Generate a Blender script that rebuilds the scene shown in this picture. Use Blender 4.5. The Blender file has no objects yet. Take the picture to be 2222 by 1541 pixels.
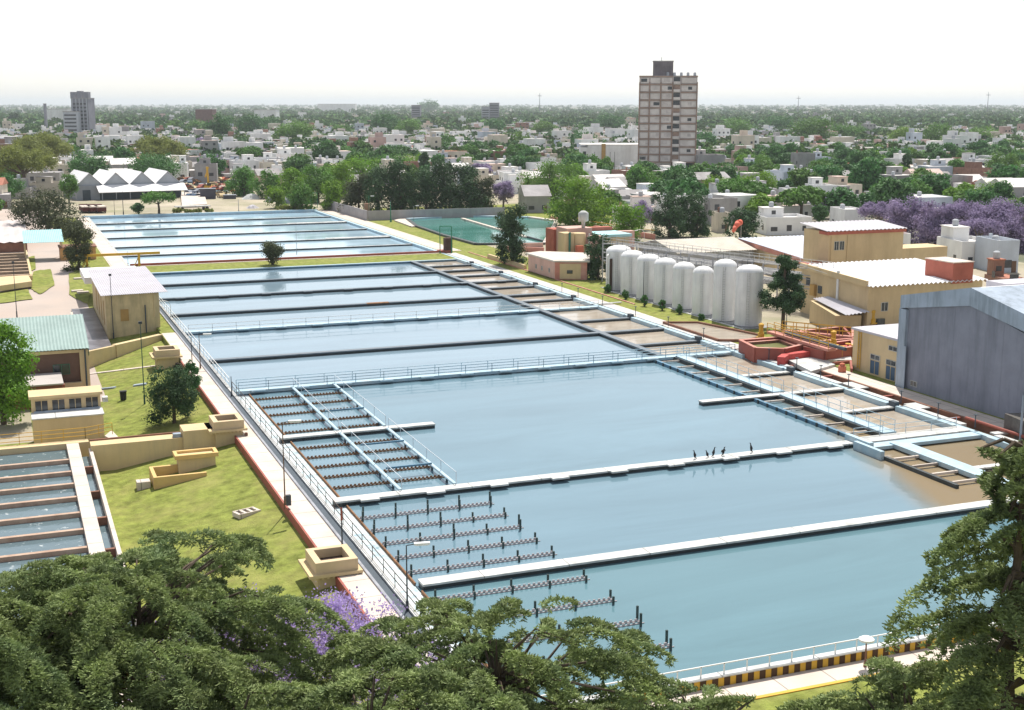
import bpy, math, random
import numpy as np
from mathutils import Vector, Matrix

# ---------------------------------------------------------------- camera, sky, sun, exposure
SC = bpy.context.scene
COL = SC.collection
YAW = math.radians(21.5)
F_PX, W_PX, H_PX, HORIZON = 2800.0, 2222.0, 1541.0, 224.0
CAM = Vector((-21.28, -70.4, 30.0))
PITCH = math.atan((H_PX / 2 - HORIZON) / F_PX)
cd = bpy.data.cameras.new('camera')
cam = bpy.data.objects.new('camera', cd)
COL.objects.link(cam)
cam.location = CAM
cam.rotation_euler = (math.pi / 2 - PITCH, 0, -YAW)
cd.sensor_width = 36.0
cd.lens = 36.0 * F_PX / W_PX
cd.clip_start = 0.5
cd.clip_end = 60000
SC.camera = cam

wd = bpy.data.worlds.new('World')
SC.world = wd
wd.use_nodes = True
wn = wd.node_tree.nodes
bg = wn['Background']
sky = wn.new('ShaderNodeTexSky')
sky.sky_type = 'NISHITA'
sky.sun_disc = False
sky.sun_elevation = math.radians(61.5)
sky.sun_rotation = math.radians(31.5)
sky.air_density = 1.0
sky.dust_density = 0.7
sky.ozone_density = 1.0
shs = wn.new('ShaderNodeHueSaturation')      # a milky, hazed over sky
shs.inputs['Saturation'].default_value = .35
wd.node_tree.links.new(sky.outputs[0], shs.inputs['Color'])
wd.node_tree.links.new(shs.outputs[0], bg.inputs[0])
bg.inputs[1].default_value = 0.125

sd = bpy.data.lights.new('sun', 'SUN')
sun = bpy.data.objects.new('sun', sd)
COL.objects.link(sun)
sd.energy = 4.3
sd.angle = math.radians(0.53)
sd.color = (1.0, 0.95, 0.87)
SUNV = Vector((.522 * math.cos(math.radians(61.5)), .853 * math.cos(math.radians(61.5)), math.sin(math.radians(61.5))))
sun.rotation_euler = SUNV.to_track_quat('Z', 'Y').to_euler()
sun.location = (0, 0, 200)
SC.view_settings.view_transform = 'Standard'
SC.view_settings.look = 'None'
SC.view_settings.gamma = 1
SC.view_settings.exposure = 0.42
SC.cycles.max_bounces = 6
SC.cycles.diffuse_bounces = 2
SC.cycles.glossy_bounces = 3
SC.cycles.transmission_bounces = 2
SC.cycles.transparent_max_bounces = 6
SC.cycles.volume_bounces = 0
SC.cycles.use_denoising = True

# ---------------------------------------------------------------- finding real positions
# the plant is laid out on its own grid: x across the basins, y along them, z = 0 at the wall tops
_c, _s = math.cos(PITCH), math.sin(PITCH)
def ray(px, py):
    dx, dy = px - W_PX / 2, -(py - H_PX / 2)
    X, Y, Z = dx, F_PX * _c + dy * _s, -F_PX * _s + dy * _c
    return Vector((X * math.cos(YAW) + Y * math.sin(YAW), -X * math.sin(YAW) + Y * math.cos(YAW), Z))
def at(px, py, z=0.0):
    d = ray(px, py)
    return CAM + d * ((z - CAM.z) / d.z)
def at_d(px, py, D):
    d = ray(px, py)
    return CAM + d * (D / (F_PX * _c - (py - H_PX / 2) * _s))
def at_x(px, py, x):
    d = ray(px, py)
    return CAM + d * ((x - CAM.x) / d.x)
def fwd(p):
    return (p[0] - CAM.x) * math.sin(YAW) + (p[1] - CAM.y) * math.cos(YAW)
def zat(py, p):
    """height of the thing standing at p whose top shows on row py"""
    D = fwd(p)
    d = ray(1111, py)
    return CAM.z + d.z * D / (F_PX * _c - (py - H_PX / 2) * _s)
def proj(p):
    X = (p[0] - CAM.x) * math.cos(YAW) - (p[1] - CAM.y) * math.sin(YAW)
    Y = fwd(p)
    Z = p[2] - CAM.z
    dep = Y * _c - Z * _s
    up = Y * _s + Z * _c
    return (W_PX / 2 + F_PX * X / dep, H_PX / 2 - F_PX * up / dep)

def lerp(x, xs, ys):
    return float(np.interp(x, xs, ys))
def gz(x, y):
    """height of the ground west of the basins"""
    if x > -2.85 or y > 240:
        return 0.0
    a = lerp(y, [95, 112, 145, 172], [1.75, 1.1, .4, 0.0])
    b = lerp(y, [140, 175], [.3, 0.0])
    return -b - a * min(1, max(0, (-2.9 - x) / 10.5))

# ---------------------------------------------------------------- materials
MATS = {}
def c(h):
    h = h.lstrip('#')
    v = [int(h[i:i + 2], 16) / 255 for i in (0, 2, 4)]
    return tuple(((u + .055) / 1.055) ** 2.4 if u > .04045 else u / 12.92 for u in v)
def M(name, col, rough=.85, var=.16, scale=.6, spec=.3, stain=None, st_amt=.5, st_scale=.25, bump=0., bscale=8., translucent=0., rnd=0., metal=0., streak=False, wavex=None, joint=0):
    if name in MATS: return MATS[name]
    m = bpy.data.materials.new(name); m.use_nodes = True
    nt = m.node_tree; N = nt.nodes; L = nt.links
    b = N['Principled BSDF']
    b.inputs['Roughness'].default_value = rough
    b.inputs['Specular IOR Level'].default_value = spec
    b.inputs['Metallic'].default_value = metal
    tc = N.new('ShaderNodeTexCoord')
    co = tc.outputs['Object']
    if streak:
        mp = N.new('ShaderNodeMapping'); mp.inputs['Scale'].default_value = (1, 1, .12)
        L.new(co, mp.inputs['Vector']); cs = mp.outputs[0]
    else:
        cs = co
    nz = N.new('ShaderNodeTexNoise'); nz.inputs['Scale'].default_value = scale
    nz.inputs['Detail'].default_value = 5; nz.inputs['Roughness'].default_value = .62
    L.new(co, nz.inputs['Vector'])
    mr = N.new('ShaderNodeMapRange')
    mr.inputs[1].default_value = .3; mr.inputs[2].default_value = .7
    mr.inputs[3].default_value = 1 - var; mr.inputs[4].default_value = 1 + var
    L.new(nz.outputs[0], mr.inputs[0])
    hs = N.new('ShaderNodeHueSaturation'); hs.inputs['Color'].default_value = (*col, 1)
    if rnd:
        oi = N.new('ShaderNodeObjectInfo')
        r1 = N.new('ShaderNodeMapRange'); r1.inputs[3].default_value = 1 - rnd; r1.inputs[4].default_value = 1 + rnd
        L.new(oi.outputs['Random'], r1.inputs[0])
        mu = N.new('ShaderNodeMath'); mu.operation = 'MULTIPLY'
        L.new(r1.outputs[0], mu.inputs[0]); L.new(mr.outputs[0], mu.inputs[1]); L.new(mu.outputs[0], hs.inputs['Value'])
        r2 = N.new('ShaderNodeMapRange'); r2.inputs[3].default_value = .5 - rnd * .09; r2.inputs[4].default_value = .5 + rnd * .07
        sn = N.new('ShaderNodeMath'); sn.operation = 'FRACT'
        m7 = N.new('ShaderNodeMath'); m7.operation = 'MULTIPLY'; m7.inputs[1].default_value = 7.31
        L.new(oi.outputs['Random'], m7.inputs[0]); L.new(m7.outputs[0], sn.inputs[0]); L.new(sn.outputs[0], r2.inputs[0])
        L.new(r2.outputs[0], hs.inputs['Hue'])
    else:
        L.new(mr.outputs[0], hs.inputs['Value'])
    out = hs.outputs[0]
    if stain is not None:
        n2 = N.new('ShaderNodeTexNoise'); n2.inputs['Scale'].default_value = st_scale
        n2.inputs['Detail'].default_value = 7; n2.inputs['Roughness'].default_value = .7
        L.new(cs, n2.inputs['Vector'])
        m2 = N.new('ShaderNodeMapRange'); m2.inputs[1].default_value = .45; m2.inputs[2].default_value = .72; m2.inputs[4].default_value = st_amt
        L.new(n2.outputs[0], m2.inputs[0])
        mx = N.new('ShaderNodeMix'); mx.data_type = 'RGBA'
        L.new(m2.outputs[0], mx.inputs[0]); L.new(out, mx.inputs[6]); mx.inputs[7].default_value = (*stain, 1)
        out = mx.outputs[2]
    if joint:
        ge = N.new('ShaderNodeNewGeometry'); sp = N.new('ShaderNodeSeparateXYZ'); L.new(ge.outputs['Position'], sp.inputs[0])
        def mth(op, a, bv):
            q = N.new('ShaderNodeMath'); q.operation = op
            for i_, v_ in enumerate((a, bv)):
                if v_ is None: continue
                if isinstance(v_, (int, float)): q.inputs[i_].default_value = v_
                else: L.new(v_, q.inputs[i_])
            return q.outputs[0]
        jx = mth('LESS_THAN', mth('FRACT', mth('DIVIDE', sp.outputs[0], joint), None), .09 / joint)
        jy = mth('LESS_THAN', mth('FRACT', mth('DIVIDE', sp.outputs[1], joint), None), .09 / joint)
        jj = mth('MULTIPLY', mth('MAXIMUM', jx, jy), .55)
        mj = N.new('ShaderNodeMix'); mj.data_type = 'RGBA'
        L.new(jj, mj.inputs[0]); L.new(out, mj.inputs[6]); mj.inputs[7].default_value = (.08, .075, .07, 1)
        out = mj.outputs[2]
    if wavex:
        w = N.new('ShaderNodeTexWave'); w.inputs['Scale'].default_value = wavex; w.inputs['Distortion'].default_value = .3
        L.new(co, w.inputs['Vector'])
        m3 = N.new('ShaderNodeMapRange'); m3.inputs[3].default_value = .82; m3.inputs[4].default_value = 1.04
        L.new(w.outputs['Fac'], m3.inputs[0])
        h3 = N.new('ShaderNodeHueSaturation'); L.new(out, h3.inputs['Color']); L.new(m3.outputs[0], h3.inputs['Value'])
        out = h3.outputs[0]
    L.new(out, b.inputs['Base Color'])
    if bump:
        n3 = N.new('ShaderNodeTexNoise'); n3.inputs['Scale'].default_value = bscale; n3.inputs['Detail'].default_value = 4
        L.new(co, n3.inputs['Vector'])
        bp = N.new('ShaderNodeBump'); bp.inputs['Strength'].default_value = bump; bp.inputs['Distance'].default_value = .1
        L.new(n3.outputs[0], bp.inputs['Height']); L.new(bp.outputs[0], b.inputs['Normal'])
    if translucent:
        tr = N.new('ShaderNodeBsdfTranslucent')
        h2 = N.new('ShaderNodeHueSaturation'); h2.inputs['Value'].default_value = 1.25; h2.inputs['Saturation'].default_value = 1.1
        L.new(out, h2.inputs['Color']); L.new(h2.outputs[0], tr.inputs['Color'])
        ms = N.new('ShaderNodeMixShader'); ms.inputs[0].default_value = translucent
        L.new(b.outputs[0], ms.inputs[1]); L.new(tr.outputs[0], ms.inputs[2])
        L.new(ms.outputs[0], N['Material Output'].inputs['Surface'])
    MATS[name] = m
    return m

def water_mat(name, col, col2=None, mask=None, bump=.02, bscale=1.2, rough=.04, foam=0., var=.13, vscale=.04):
    """turbid water: pale body colour under a reflecting surface; mask: (x0,y0,nx,ny,width) plume of col2"""
    m = bpy.data.materials.new(name); m.use_nodes = True
    nt = m.node_tree; N = nt.nodes; L = nt.links
    b = N['Principled BSDF']
    b.inputs['Roughness'].default_value = rough
    b.inputs['IOR'].default_value = 1.333
    b.inputs['Specular IOR Level'].default_value = .5
    ge = N.new('ShaderNodeNewGeometry')
    n1 = N.new('ShaderNodeTexNoise'); n1.inputs['Scale'].default_value = vscale; n1.inputs['Detail'].default_value = 8; n1.inputs['Distortion'].default_value = 1.5; n1.inputs['Roughness'].default_value = .65
    mp = N.new('ShaderNodeMapping'); mp.inputs['Scale'].default_value = (.6, 2.2, 1); mp.inputs['Rotation'].default_value = (0, 0, .5)
    L.new(ge.outputs['Position'], mp.inputs['Vector']); L.new(mp.outputs[0], n1.inputs['Vector'])
    if not foam:
        rr_ = N.new('ShaderNodeMapRange'); rr_.inputs[1].default_value = .42; rr_.inputs[2].default_value = .66; rr_.inputs[3].default_value = rough; rr_.inputs[4].default_value = rough + .11
        L.new(n1.outputs[0], rr_.inputs[0]); L.new(rr_.outputs[0], b.inputs['Roughness'])
    mr = N.new('ShaderNodeMapRange'); mr.inputs[1].default_value = .3; mr.inputs[2].default_value = .7
    mr.inputs[3].default_value = 1 - var; mr.inputs[4].default_value = 1 + var
    L.new(n1.outputs[0], mr.inputs[0])
    hs = N.new('ShaderNodeHueSaturation'); hs.inputs['Color'].default_value = (*col, 1)
    L.new(mr.outputs[0], hs.inputs['Value'])
    out = hs.outputs[0]
    if col2 is not None:
        x0, y0, nx, ny, w = mask
        sp = N.new('ShaderNodeSeparateXYZ'); L.new(ge.outputs['Position'], sp.inputs[0])
        def ma(op, a, bb):
            q = N.new('ShaderNodeMath'); q.operation = op
            for i, v in enumerate((a, bb)):
                if isinstance(v, (int, float)): q.inputs[i].default_value = v
                else: L.new(v, q.inputs[i])
            return q.outputs[0]
        dist = ma('ADD', ma('MULTIPLY', ma('SUBTRACT', sp.outputs[0], x0), nx), ma('MULTIPLY', ma('SUBTRACT', sp.outputs[1], y0), ny))
        n2 = N.new('ShaderNodeTexNoise'); n2.inputs['Scale'].default_value = .13; n2.inputs['Detail'].default_value = 7
        L.new(ge.outputs['Position'], n2.inputs['Vector'])
        dist = ma('ADD', dist, ma('MULTIPLY', ma('SUBTRACT', n2.outputs[0], .5), w * 1.6))
        m2 = N.new('ShaderNodeMapRange'); m2.interpolation_type = 'SMOOTHSTEP'
        m2.inputs[1].default_value = -w; m2.inputs[2].default_value = w
        L.new(dist, m2.inputs[0])
        mx = N.new('ShaderNodeMix'); mx.data_type = 'RGBA'
        L.new(m2.outputs[0], mx.inputs[0]); L.new(out, mx.inputs[6]); mx.inputs[7].default_value = (*col2, 1)
        out = mx.outputs[2]
    if foam:
        n4 = N.new('ShaderNodeTexNoise'); n4.inputs['Scale'].default_value = 1.1; n4.inputs['Detail'].default_value = 8; n4.inputs['Roughness'].default_value = .75
        L.new(ge.outputs['Position'], n4.inputs['Vector'])
        m4 = N.new('ShaderNodeMapRange'); m4.inputs[1].default_value = .62 - foam * .3; m4.inputs[2].default_value = .72 - foam * .15
        L.new(n4.outputs[0], m4.inputs[0])
        mx = N.new('ShaderNodeMix'); mx.data_type = 'RGBA'
        L.new(m4.outputs[0], mx.inputs[0]); L.new(out, mx.inputs[6]); mx.inputs[7].default_value = (.62, .66, .66, 1)
        out = mx.outputs[2]
        L.new(m4.outputs[0], b.inputs['Roughness'])
    L.new(out, b.inputs['Base Color'])
    n3 = N.new('ShaderNodeTexNoise'); n3.inputs['Scale'].default_value = bscale; n3.inputs['Detail'].default_value = 3
    L.new(ge.outputs['Position'], n3.inputs['Vector'])
    bp = N.new('ShaderNodeBump'); bp.inputs['Strength'].default_value = bump; bp.inputs['Distance'].default_value = .2
    L.new(n3.outputs[0], bp.inputs['Height']); L.new(bp.outputs[0], b.inputs['Normal'])
    MATS[name] = m
    return m

# ---------------------------------------------------------------- mesh building
class MB:
    def __init__(s):
        s.v = []; s.f = []; s.m = []; s.mi = 0; s.X = Matrix.Identity(4)
    def mat(s, i): s.mi = i; return s
    def frame(s, loc=(0, 0, 0), rz=0.):
        s.X = Matrix.Translation(Vector(loc)) @ Matrix.Rotation(rz, 4, 'Z'); return s
    def add(s, vs, fs):
        k = len(s.v)
        s.v += [tuple(s.X @ Vector(v)) for v in vs]
        s.f += [tuple(i + k for i in f) for f in fs]
        s.m += [s.mi] * len(fs)
        return s
    def box(s, x0, x1, y0, y1, z0, z1):
        return s.add([(x0, y0, z0), (x1, y0, z0), (x1, y1, z0), (x0, y1, z0), (x0, y0, z1), (x1, y0, z1), (x1, y1, z1), (x0, y1, z1)],
                     [(3, 2, 1, 0), (4, 5, 6, 7), (0, 1, 5, 4), (1, 2, 6, 5), (2, 3, 7, 6), (3, 0, 4, 7)])
    def prism(s, pts, z0, z1):
        n = len(pts)
        ar = sum(pts[i][0] * pts[(i + 1) % n][1] - pts[(i + 1) % n][0] * pts[i][1] for i in range(n))
        if ar < 0: pts = pts[::-1]
        z0s = z0 if isinstance(z0, (list, tuple)) else [z0] * n
        vs = [(p[0], p[1], z0s[i]) for i, p in enumerate(pts)] + [(p[0], p[1], z1) for p in pts]
        return s.add(vs, [tuple(range(n - 1, -1, -1)), tuple(range(n, 2 * n))] + [(i, (i + 1) % n, n + (i + 1) % n, n + i) for i in range(n)])
    def prism_y(s, prof, y0, y1):
        """profile in x,z swept along y"""
        n = len(prof)
        ar = sum(prof[i][0] * prof[(i + 1) % n][1] - prof[(i + 1) % n][0] * prof[i][1] for i in range(n))
        if ar < 0: prof = prof[::-1]
        vs = [(p[0], y0, p[1]) for p in prof] + [(p[0], y1, p[1]) for p in prof]
        return s.add(vs, [tuple(range(n)), tuple(range(2 * n - 1, n - 1, -1))] + [(n + i, n + (i + 1) % n, (i + 1) % n, i) for i in range(n)])
    def prism_x(s, prof, x0, x1):
        n = len(prof)
        ar = sum(prof[i][0] * prof[(i + 1) % n][1] - prof[(i + 1) % n][0] * prof[i][1] for i in range(n))
        if ar < 0: prof = prof[::-1]
        vs = [(x0, p[0], p[1]) for p in prof] + [(x1, p[0], p[1]) for p in prof]
        return s.add(vs, [tuple(range(n - 1, -1, -1)), tuple(range(n, 2 * n))] + [(i, (i + 1) % n, n + (i + 1) % n, n + i) for i in range(n)])
    def bar(s, p, q, w, h, lo=0.):
        """square bar along p-q, w wide, top at the line's height"""
        p = Vector(p); q = Vector(q); d = q - p
        side = Vector((-d.y, d.x, 0))
        if side.length < 1e-6: side = Vector((1, 0, 0))
        side = side.normalized() * w / 2
        up = d.cross(side).normalized() * -1
        if up.z < 0: up = -up
        a = [p - side - up * h, p + side - up * h, p + side, p - side]
        b = [v + d for v in a]
        return s.add(a + b, [(0, 1, 2, 3), (7, 6, 5, 4), (0, 4, 5, 1), (1, 5, 6, 2), (2, 6, 7, 3), (3, 7, 4, 0)])
    def tube(s, p, q, r, r2=None, n=6, cap=True):
        p = Vector(p); q = Vector(q); r2 = r if r2 is None else r2
        d = (q - p).normalized()
        a = d.orthogonal().normalized(); b = d.cross(a)
        vs = []
        for (o, rr) in ((p, r), (q, r2)):
            for i in range(n):
                t = 2 * math.pi * i / n
                vs.append(o + a * math.cos(t) * rr + b * math.sin(t) * rr)
        fs = [(i, (i + 1) % n, n + (i + 1) % n, n + i) for i in range(n)]
        if cap: fs += [tuple(range(n - 1, -1, -1)), tuple(range(n, 2 * n))]
        return s.add(vs, fs)
    def path(s, pts, rs, n=6):
        for i in range(len(pts) - 1): s.tube(pts[i], pts[i + 1], rs[i], rs[i + 1], n)
        return s
    def lathe(s, prof, n=24, cx=0, cy=0):
        vs = []; fs = []
        for r, z in prof:
            for i in range(n):
                t = 2 * math.pi * i / n
                vs.append((cx + r * math.cos(t), cy + r * math.sin(t), z))
        for k in range(len(prof) - 1):
            for i in range(n):
                j = (i + 1) % n
                fs.append((k * n + i, k * n + j, (k + 1) * n + j, (k + 1) * n + i))
        fs.append(tuple(range(n - 1, -1, -1)))
        fs.append(tuple(range((len(prof) - 1) * n, len(prof) * n)))
        return s.add(vs, fs)
    def build(s, name, mats, parent=None, loc=None, smooth=False):
        if not isinstance(mats, (list, tuple)): mats = [mats]
        org = Vector(ORI[parent.name]) if parent is not None else Vector(loc if loc is not None else (0, 0, 0))
        me = bpy.data.meshes.new(name)
        me.from_pydata([tuple(Vector(v) - org) for v in s.v], [], s.f)
        for m in mats: me.materials.append(m)
        if len(mats) > 1: me.polygons.foreach_set('material_index', s.m)
        if smooth: me.polygons.foreach_set('use_smooth', [True] * len(me.polygons))
        me.update()
        return link(name, me, parent, None if parent is not None else org)

ORI = {}
def link(name, data, parent=None, loc=None):
    o = bpy.data.objects.new(name, data)
    COL.objects.link(o)
    if parent is not None:
        o.parent = parent
        ORI[o.name] = ORI[parent.name]
    else:
        o.location = loc or (0, 0, 0)
        ORI[o.name] = tuple(o.location)
    return o
def tag(o, label, cat, group=None):
    o['label'] = label; o['category'] = cat
    if group: o['group'] = group
    return o
def thing(name, label, cat, loc=(0, 0, 0), group=None):
    o = link(name, None, None, Vector(loc))
    o.empty_display_size = .5
    return tag(o, label, cat, group)
def struct(o): o['kind'] = 'structure'; return o
def stuff(o): o['kind'] = 'stuff'; return o
def copy_tree(src, loc, rz=0, sc=1.0, label=None, group=None):
    r = src.copy(); COL.objects.link(r); r.location = loc; r.rotation_euler = (0, 0, rz)
    r.scale = (sc, sc, sc) if not isinstance(sc, (tuple, list)) else sc
    ORI[r.name] = tuple(loc)
    if label: r['label'] = label
    if group: r['group'] = group
    for ch in src.children:
        k = ch.copy(); COL.objects.link(k); k.parent = r
        for g in ch.children:
            d = g.copy(); COL.objects.link(d); d.parent = k
    return r

def quads_mesh(name, V, mats, mi=None):
    """V: (n,4,3) leaf-sized quads"""
    n = len(V)
    me = bpy.data.meshes.new(name)
    me.vertices.add(n * 4); me.vertices.foreach_set('co', np.ascontiguousarray(V, dtype=np.float32).ravel())
    me.loops.add(n * 4); me.loops.foreach_set('vertex_index', np.arange(n * 4, dtype=np.int32))
    me.polygons.add(n)
    me.polygons.foreach_set('loop_start', np.arange(0, n * 4, 4, dtype=np.int32))
    me.polygons.foreach_set('loop_total', np.full(n, 4, dtype=np.int32))
    for m in (mats if isinstance(mats, (list, tuple)) else [mats]): me.materials.append(m)
    if mi is not None: me.polygons.foreach_set('material_index', np.asarray(mi, dtype=np.int32))
    me.update(calc_edges=True)
    return me
def unit(a): return a / (np.linalg.norm(a, axis=1, keepdims=True) + 1e-9)
def leaf_quads(rng, P, Nrm, size, aspect=.6, jit=.7):
    n = len(P)
    nn = unit(Nrm + rng.normal(size=(n, 3)) * jit)
    t = unit(np.cross(nn, rng.normal(size=(n, 3))))
    b = np.cross(nn, t)
    s = size * rng.uniform(.6, 1.3, (n, 1))
    t = t * s; b = b * s * aspect
    return np.stack([P - t * .5 - b * .3, P + t * .1 - b * .55, P + t * .5 + b * .25, P - t * .15 + b * .55], axis=1)
def crown_quads(rng, clumps, n, size, squash=.85, aspect=.6, core=.15, jit=.7):
    cl = np.array(clumps, dtype=float)
    w = cl[:, 3] ** 2; idx = rng.choice(len(cl), n, p=w / w.sum())
    d = unit(rng.normal(size=(n, 3)))
    d[:, 2] = np.where(rng.random(n) < .3, np.abs(d[:, 2]), d[:, 2])
    rad = np.clip(1 - .04 + rng.normal(size=n) * .17, .5, 1.4)
    rad = np.where(rng.random(n) < core, rng.random(n), rad)
    P = cl[idx, :3] + d * (rad * cl[idx, 3])[:, None] * np.array([1, 1, squash])
    V = leaf_quads(rng, P, d + np.array([0, 0, .35]), size, aspect, jit)
    c0 = V.mean(axis=1, keepdims=True)
    g = np.where(rad < .72, 2.0, 1.0)[:, None, None]
    return c0 + (V - c0) * g
# ================================================================ THE GROUND
g_lawn = M('lawn_grass', (.198, .226, .052), .95, .42, 1.1, .1, stain=(.33, .30, .11), st_amt=.7, st_scale=.22, bump=.8, bscale=6)
g_city = M('town_ground', (.20, .185, .15), .95, .4, .02, .1, stain=(.075, .11, .045), st_amt=.9, st_scale=.012)
g_yard = M('yard_paving', (.46, .39, .345), .9, .14, .12, .2, stain=(.36, .27, .21), st_amt=.6, st_scale=.06)
g_dirt = M('bare_dirt', (.40, .35, .27), .95, .25, .08, .1, stain=(.18, .20, .09), st_amt=.8, st_scale=.05)
g_floor = M('basin_floor', (.25, .28, .26), .9)
xs = [-26000, -9000, -3000, -900, -300, -120, -60, -40, -30, -24, -20, -17, -15, -13.4, -12, -10, -8, -6, -4, -2.9, -2.84, 0, 30, 61.4, 64.2, 66, 75, 90, 115, 160, 400, 1200, 4000, 12000, 30000]
ys = [-400, -120, -60, -40, -25, -20, -17.9, -15.4, -5, 5, 15, 25, 35, 45, 52, 60, 66, 75, 85, 95, 103.5, 112, 120, 130, 145, 160, 172, 200, 239.9, 240.1, 294, 330, 400, 520, 900, 2000, 6000, 14000, 34000]
gv = []; gf = []; gm = []; gi = {}
def gvert(x, y, z):
    k = (x, y, z)
    if k not in gi: gi[k] = len(gv); gv.append(k)
    return gi[k]
def level(xm, ym):
    if 0 < xm < 61.4 and -15.4 < ym < 294: return -3.0
    if 61.4 < xm < 64.2 and -15.4 < ym < 66: return -1.2
    return None
def gmat(xm, ym):
    if level(xm, ym) is not None: return 4
    if -2.9 < xm < 66 and ym < 300: return 0
    if xm < -9 and 112 < ym < 330 and xm > -60: return 2
    if -30 < xm <= -12 and 75 < ym <= 112: return 2
    if -60 < xm < -20 and 60 < ym < 75: return 3
    if 80 < xm < 160 and 45 < ym < 240: return 3
    if 75 <= xm < 115 and 103 < ym <= 240: return 3
    if -150 < xm < 160 and ym < 294: return 0
    if -300 < xm < 160 and 294 <= ym < 520: return 3
    return 1
nx_, ny_ = len(xs) - 1, len(ys) - 1
for i in range(nx_):
    for j in range(ny_):
        x0, x1, y0, y1 = xs[i], xs[i + 1], ys[j], ys[j + 1]
        lv = level((x0 + x1) / 2, (y0 + y1) / 2)
        g = lambda x, y: lv if lv is not None else (round(gz(x, y) - (.35 if x <= -2.9 and y < 112 else 0), 3))
        gf.append((gvert(x0, y0, g(x0, y0)), gvert(x1, y0, g(x1, y0)), gvert(x1, y1, g(x1, y1)), gvert(x0, y1, g(x0, y1))))
        gm.append(gmat((x0 + x1) / 2, (y0 + y1) / 2))
        for (a0, b0, a1, b1, dx, dy) in ((x1, y0, x1, y1, 1, 0), (x0, y1, x1, y1, 0, 1)):
            ii, jj = i + dx, j + dy
            if ii >= nx_ or jj >= ny_: continue
            l2 = level((xs[ii] + xs[ii + 1]) / 2, (ys[jj] + ys[jj + 1]) / 2)
            if l2 == lv: continue
            h = lambda l, x, y: l if l is not None else round(gz(x, y), 3)
            gf.append((gvert(a0, b0, h(lv, a0, b0)), gvert(a1, b1, h(lv, a1, b1)), gvert(a1, b1, h(l2, a1, b1)), gvert(a0, b0, h(l2, a0, b0))))
            gm.append(4)
me = bpy.data.meshes.new('ground')
me.from_pydata(gv, [], gf)
for m in (g_lawn, g_city, g_yard, g_dirt, g_floor): me.materials.append(m)
me.polygons.foreach_set('material_index', gm)
me.update()
struct(link('ground', me))
def GZ(x, y): return gz(x, y) - (.35 if x <= -2.9 and y < 112 else 0)
def gat(px, py):
    z = 0
    for _ in range(12):
        p = at(px, py, z); z = z * .4 + GZ(p.x, p.y) * .6
    return Vector((p.x, p.y, z))

# ================================================================ WATER
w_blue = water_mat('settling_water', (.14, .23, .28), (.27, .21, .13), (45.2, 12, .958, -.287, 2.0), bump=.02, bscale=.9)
w_blue2 = water_mat('far_basin_water', (.40, .55, .65), bump=.02, bscale=.9)  # paler body colour stands in for part of the sky reflection
w_brown = water_mat('inlet_water', (.42, .36, .29), bump=.02, bscale=1.0, var=.22, vscale=.25)  # pale reflection on the inlet bays is put into the body colour
w_foam = water_mat('overflow_water', (.20, .34, .40), bump=.3, bscale=3.5, rough=.2, foam=1.0)
w_filter = water_mat('filter_water', (.11, .16, .18), bump=.12, bscale=2.2, rough=.08, foam=.12)
w_pool = water_mat('green_pool_water', (.085, .25, .215), bump=.02)
w_muck = water_mat('still_green_water', (.16, .17, .06), bump=.05, rough=.3)
def sheet(name, pts, z, m, th=None):
    mb = MB()
    P_ = [(p[0], p[1]) for p in pts]
    ar = sum(P_[i][0] * P_[(i + 1) % len(P_)][1] - P_[(i + 1) % len(P_)][0] * P_[i][1] for i in range(len(P_)))
    if ar < 0: P_ = P_[::-1]
    if th: mb.prism(P_, z - th, z)
    else: mb.add([(p[0], p[1], z) for p in P_], [tuple(range(len(P_)))])
    return struct(mb.build(name, m))
WL = -.42
def rect(x0, x1, y0, y1): return [(x0, y0), (x1, y0), (x1, y1), (x0, y1)]
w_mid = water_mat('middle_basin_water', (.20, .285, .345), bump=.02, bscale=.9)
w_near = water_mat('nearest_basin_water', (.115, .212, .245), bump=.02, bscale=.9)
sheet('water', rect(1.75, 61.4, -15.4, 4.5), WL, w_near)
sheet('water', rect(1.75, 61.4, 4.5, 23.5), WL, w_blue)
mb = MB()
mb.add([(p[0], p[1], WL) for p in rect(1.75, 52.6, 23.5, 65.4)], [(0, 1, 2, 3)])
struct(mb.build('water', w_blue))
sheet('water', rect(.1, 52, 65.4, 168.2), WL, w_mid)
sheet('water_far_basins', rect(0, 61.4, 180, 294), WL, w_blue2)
sheet('water_inlet_bays', rect(52, 61.4, 65.4, 168), WL + .02, w_brown)
sheet('water_inlet_bays', rect(52.6, 61.4, 23.5, 65.4), WL + .02, w_brown)
sheet('water_overflow_channel', rect(0, 1.75, -15.4, 65.4), WL - .08, w_foam)
sheet('water_trough', rect(61.8, 64.2, -15, 66), -.62, water_mat('trough_water', (.22, .15, .09), bump=.05, rough=.1))

# ================================================================ BASIN WALLS
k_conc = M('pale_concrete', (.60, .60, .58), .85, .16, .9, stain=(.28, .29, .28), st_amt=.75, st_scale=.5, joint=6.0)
k_side = M('shaded_algae_concrete', (.055, .065, .07), .5, .3, .6, stain=(.025, .035, .025), st_amt=.8, st_scale=.9)  # shade of the wall sides painted in as near-black, with algae
k_cap = M('dark_coping', (.17, .20, .23), .7, .3, .8, stain=(.08, .10, .11), st_amt=.7, st_scale=.8)  # darker blue-grey tops for the plain cross walls and dividers
k_blue = M('light_blue_paint', (.36, .50, .58), .6, .14, .5, stain=(.56, .60, .60), st_amt=.7, st_scale=.7)
k_blue2 = M('mid_blue_paint', (.10, .22, .32), .6, .18, .5, stain=(.05, .09, .12), st_amt=.6, st_scale=.7)  # mid blue paint, its colour deepened for the shade on wall sides
k_dark = M('dark_steel', (.06, .08, .10), .6)
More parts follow.
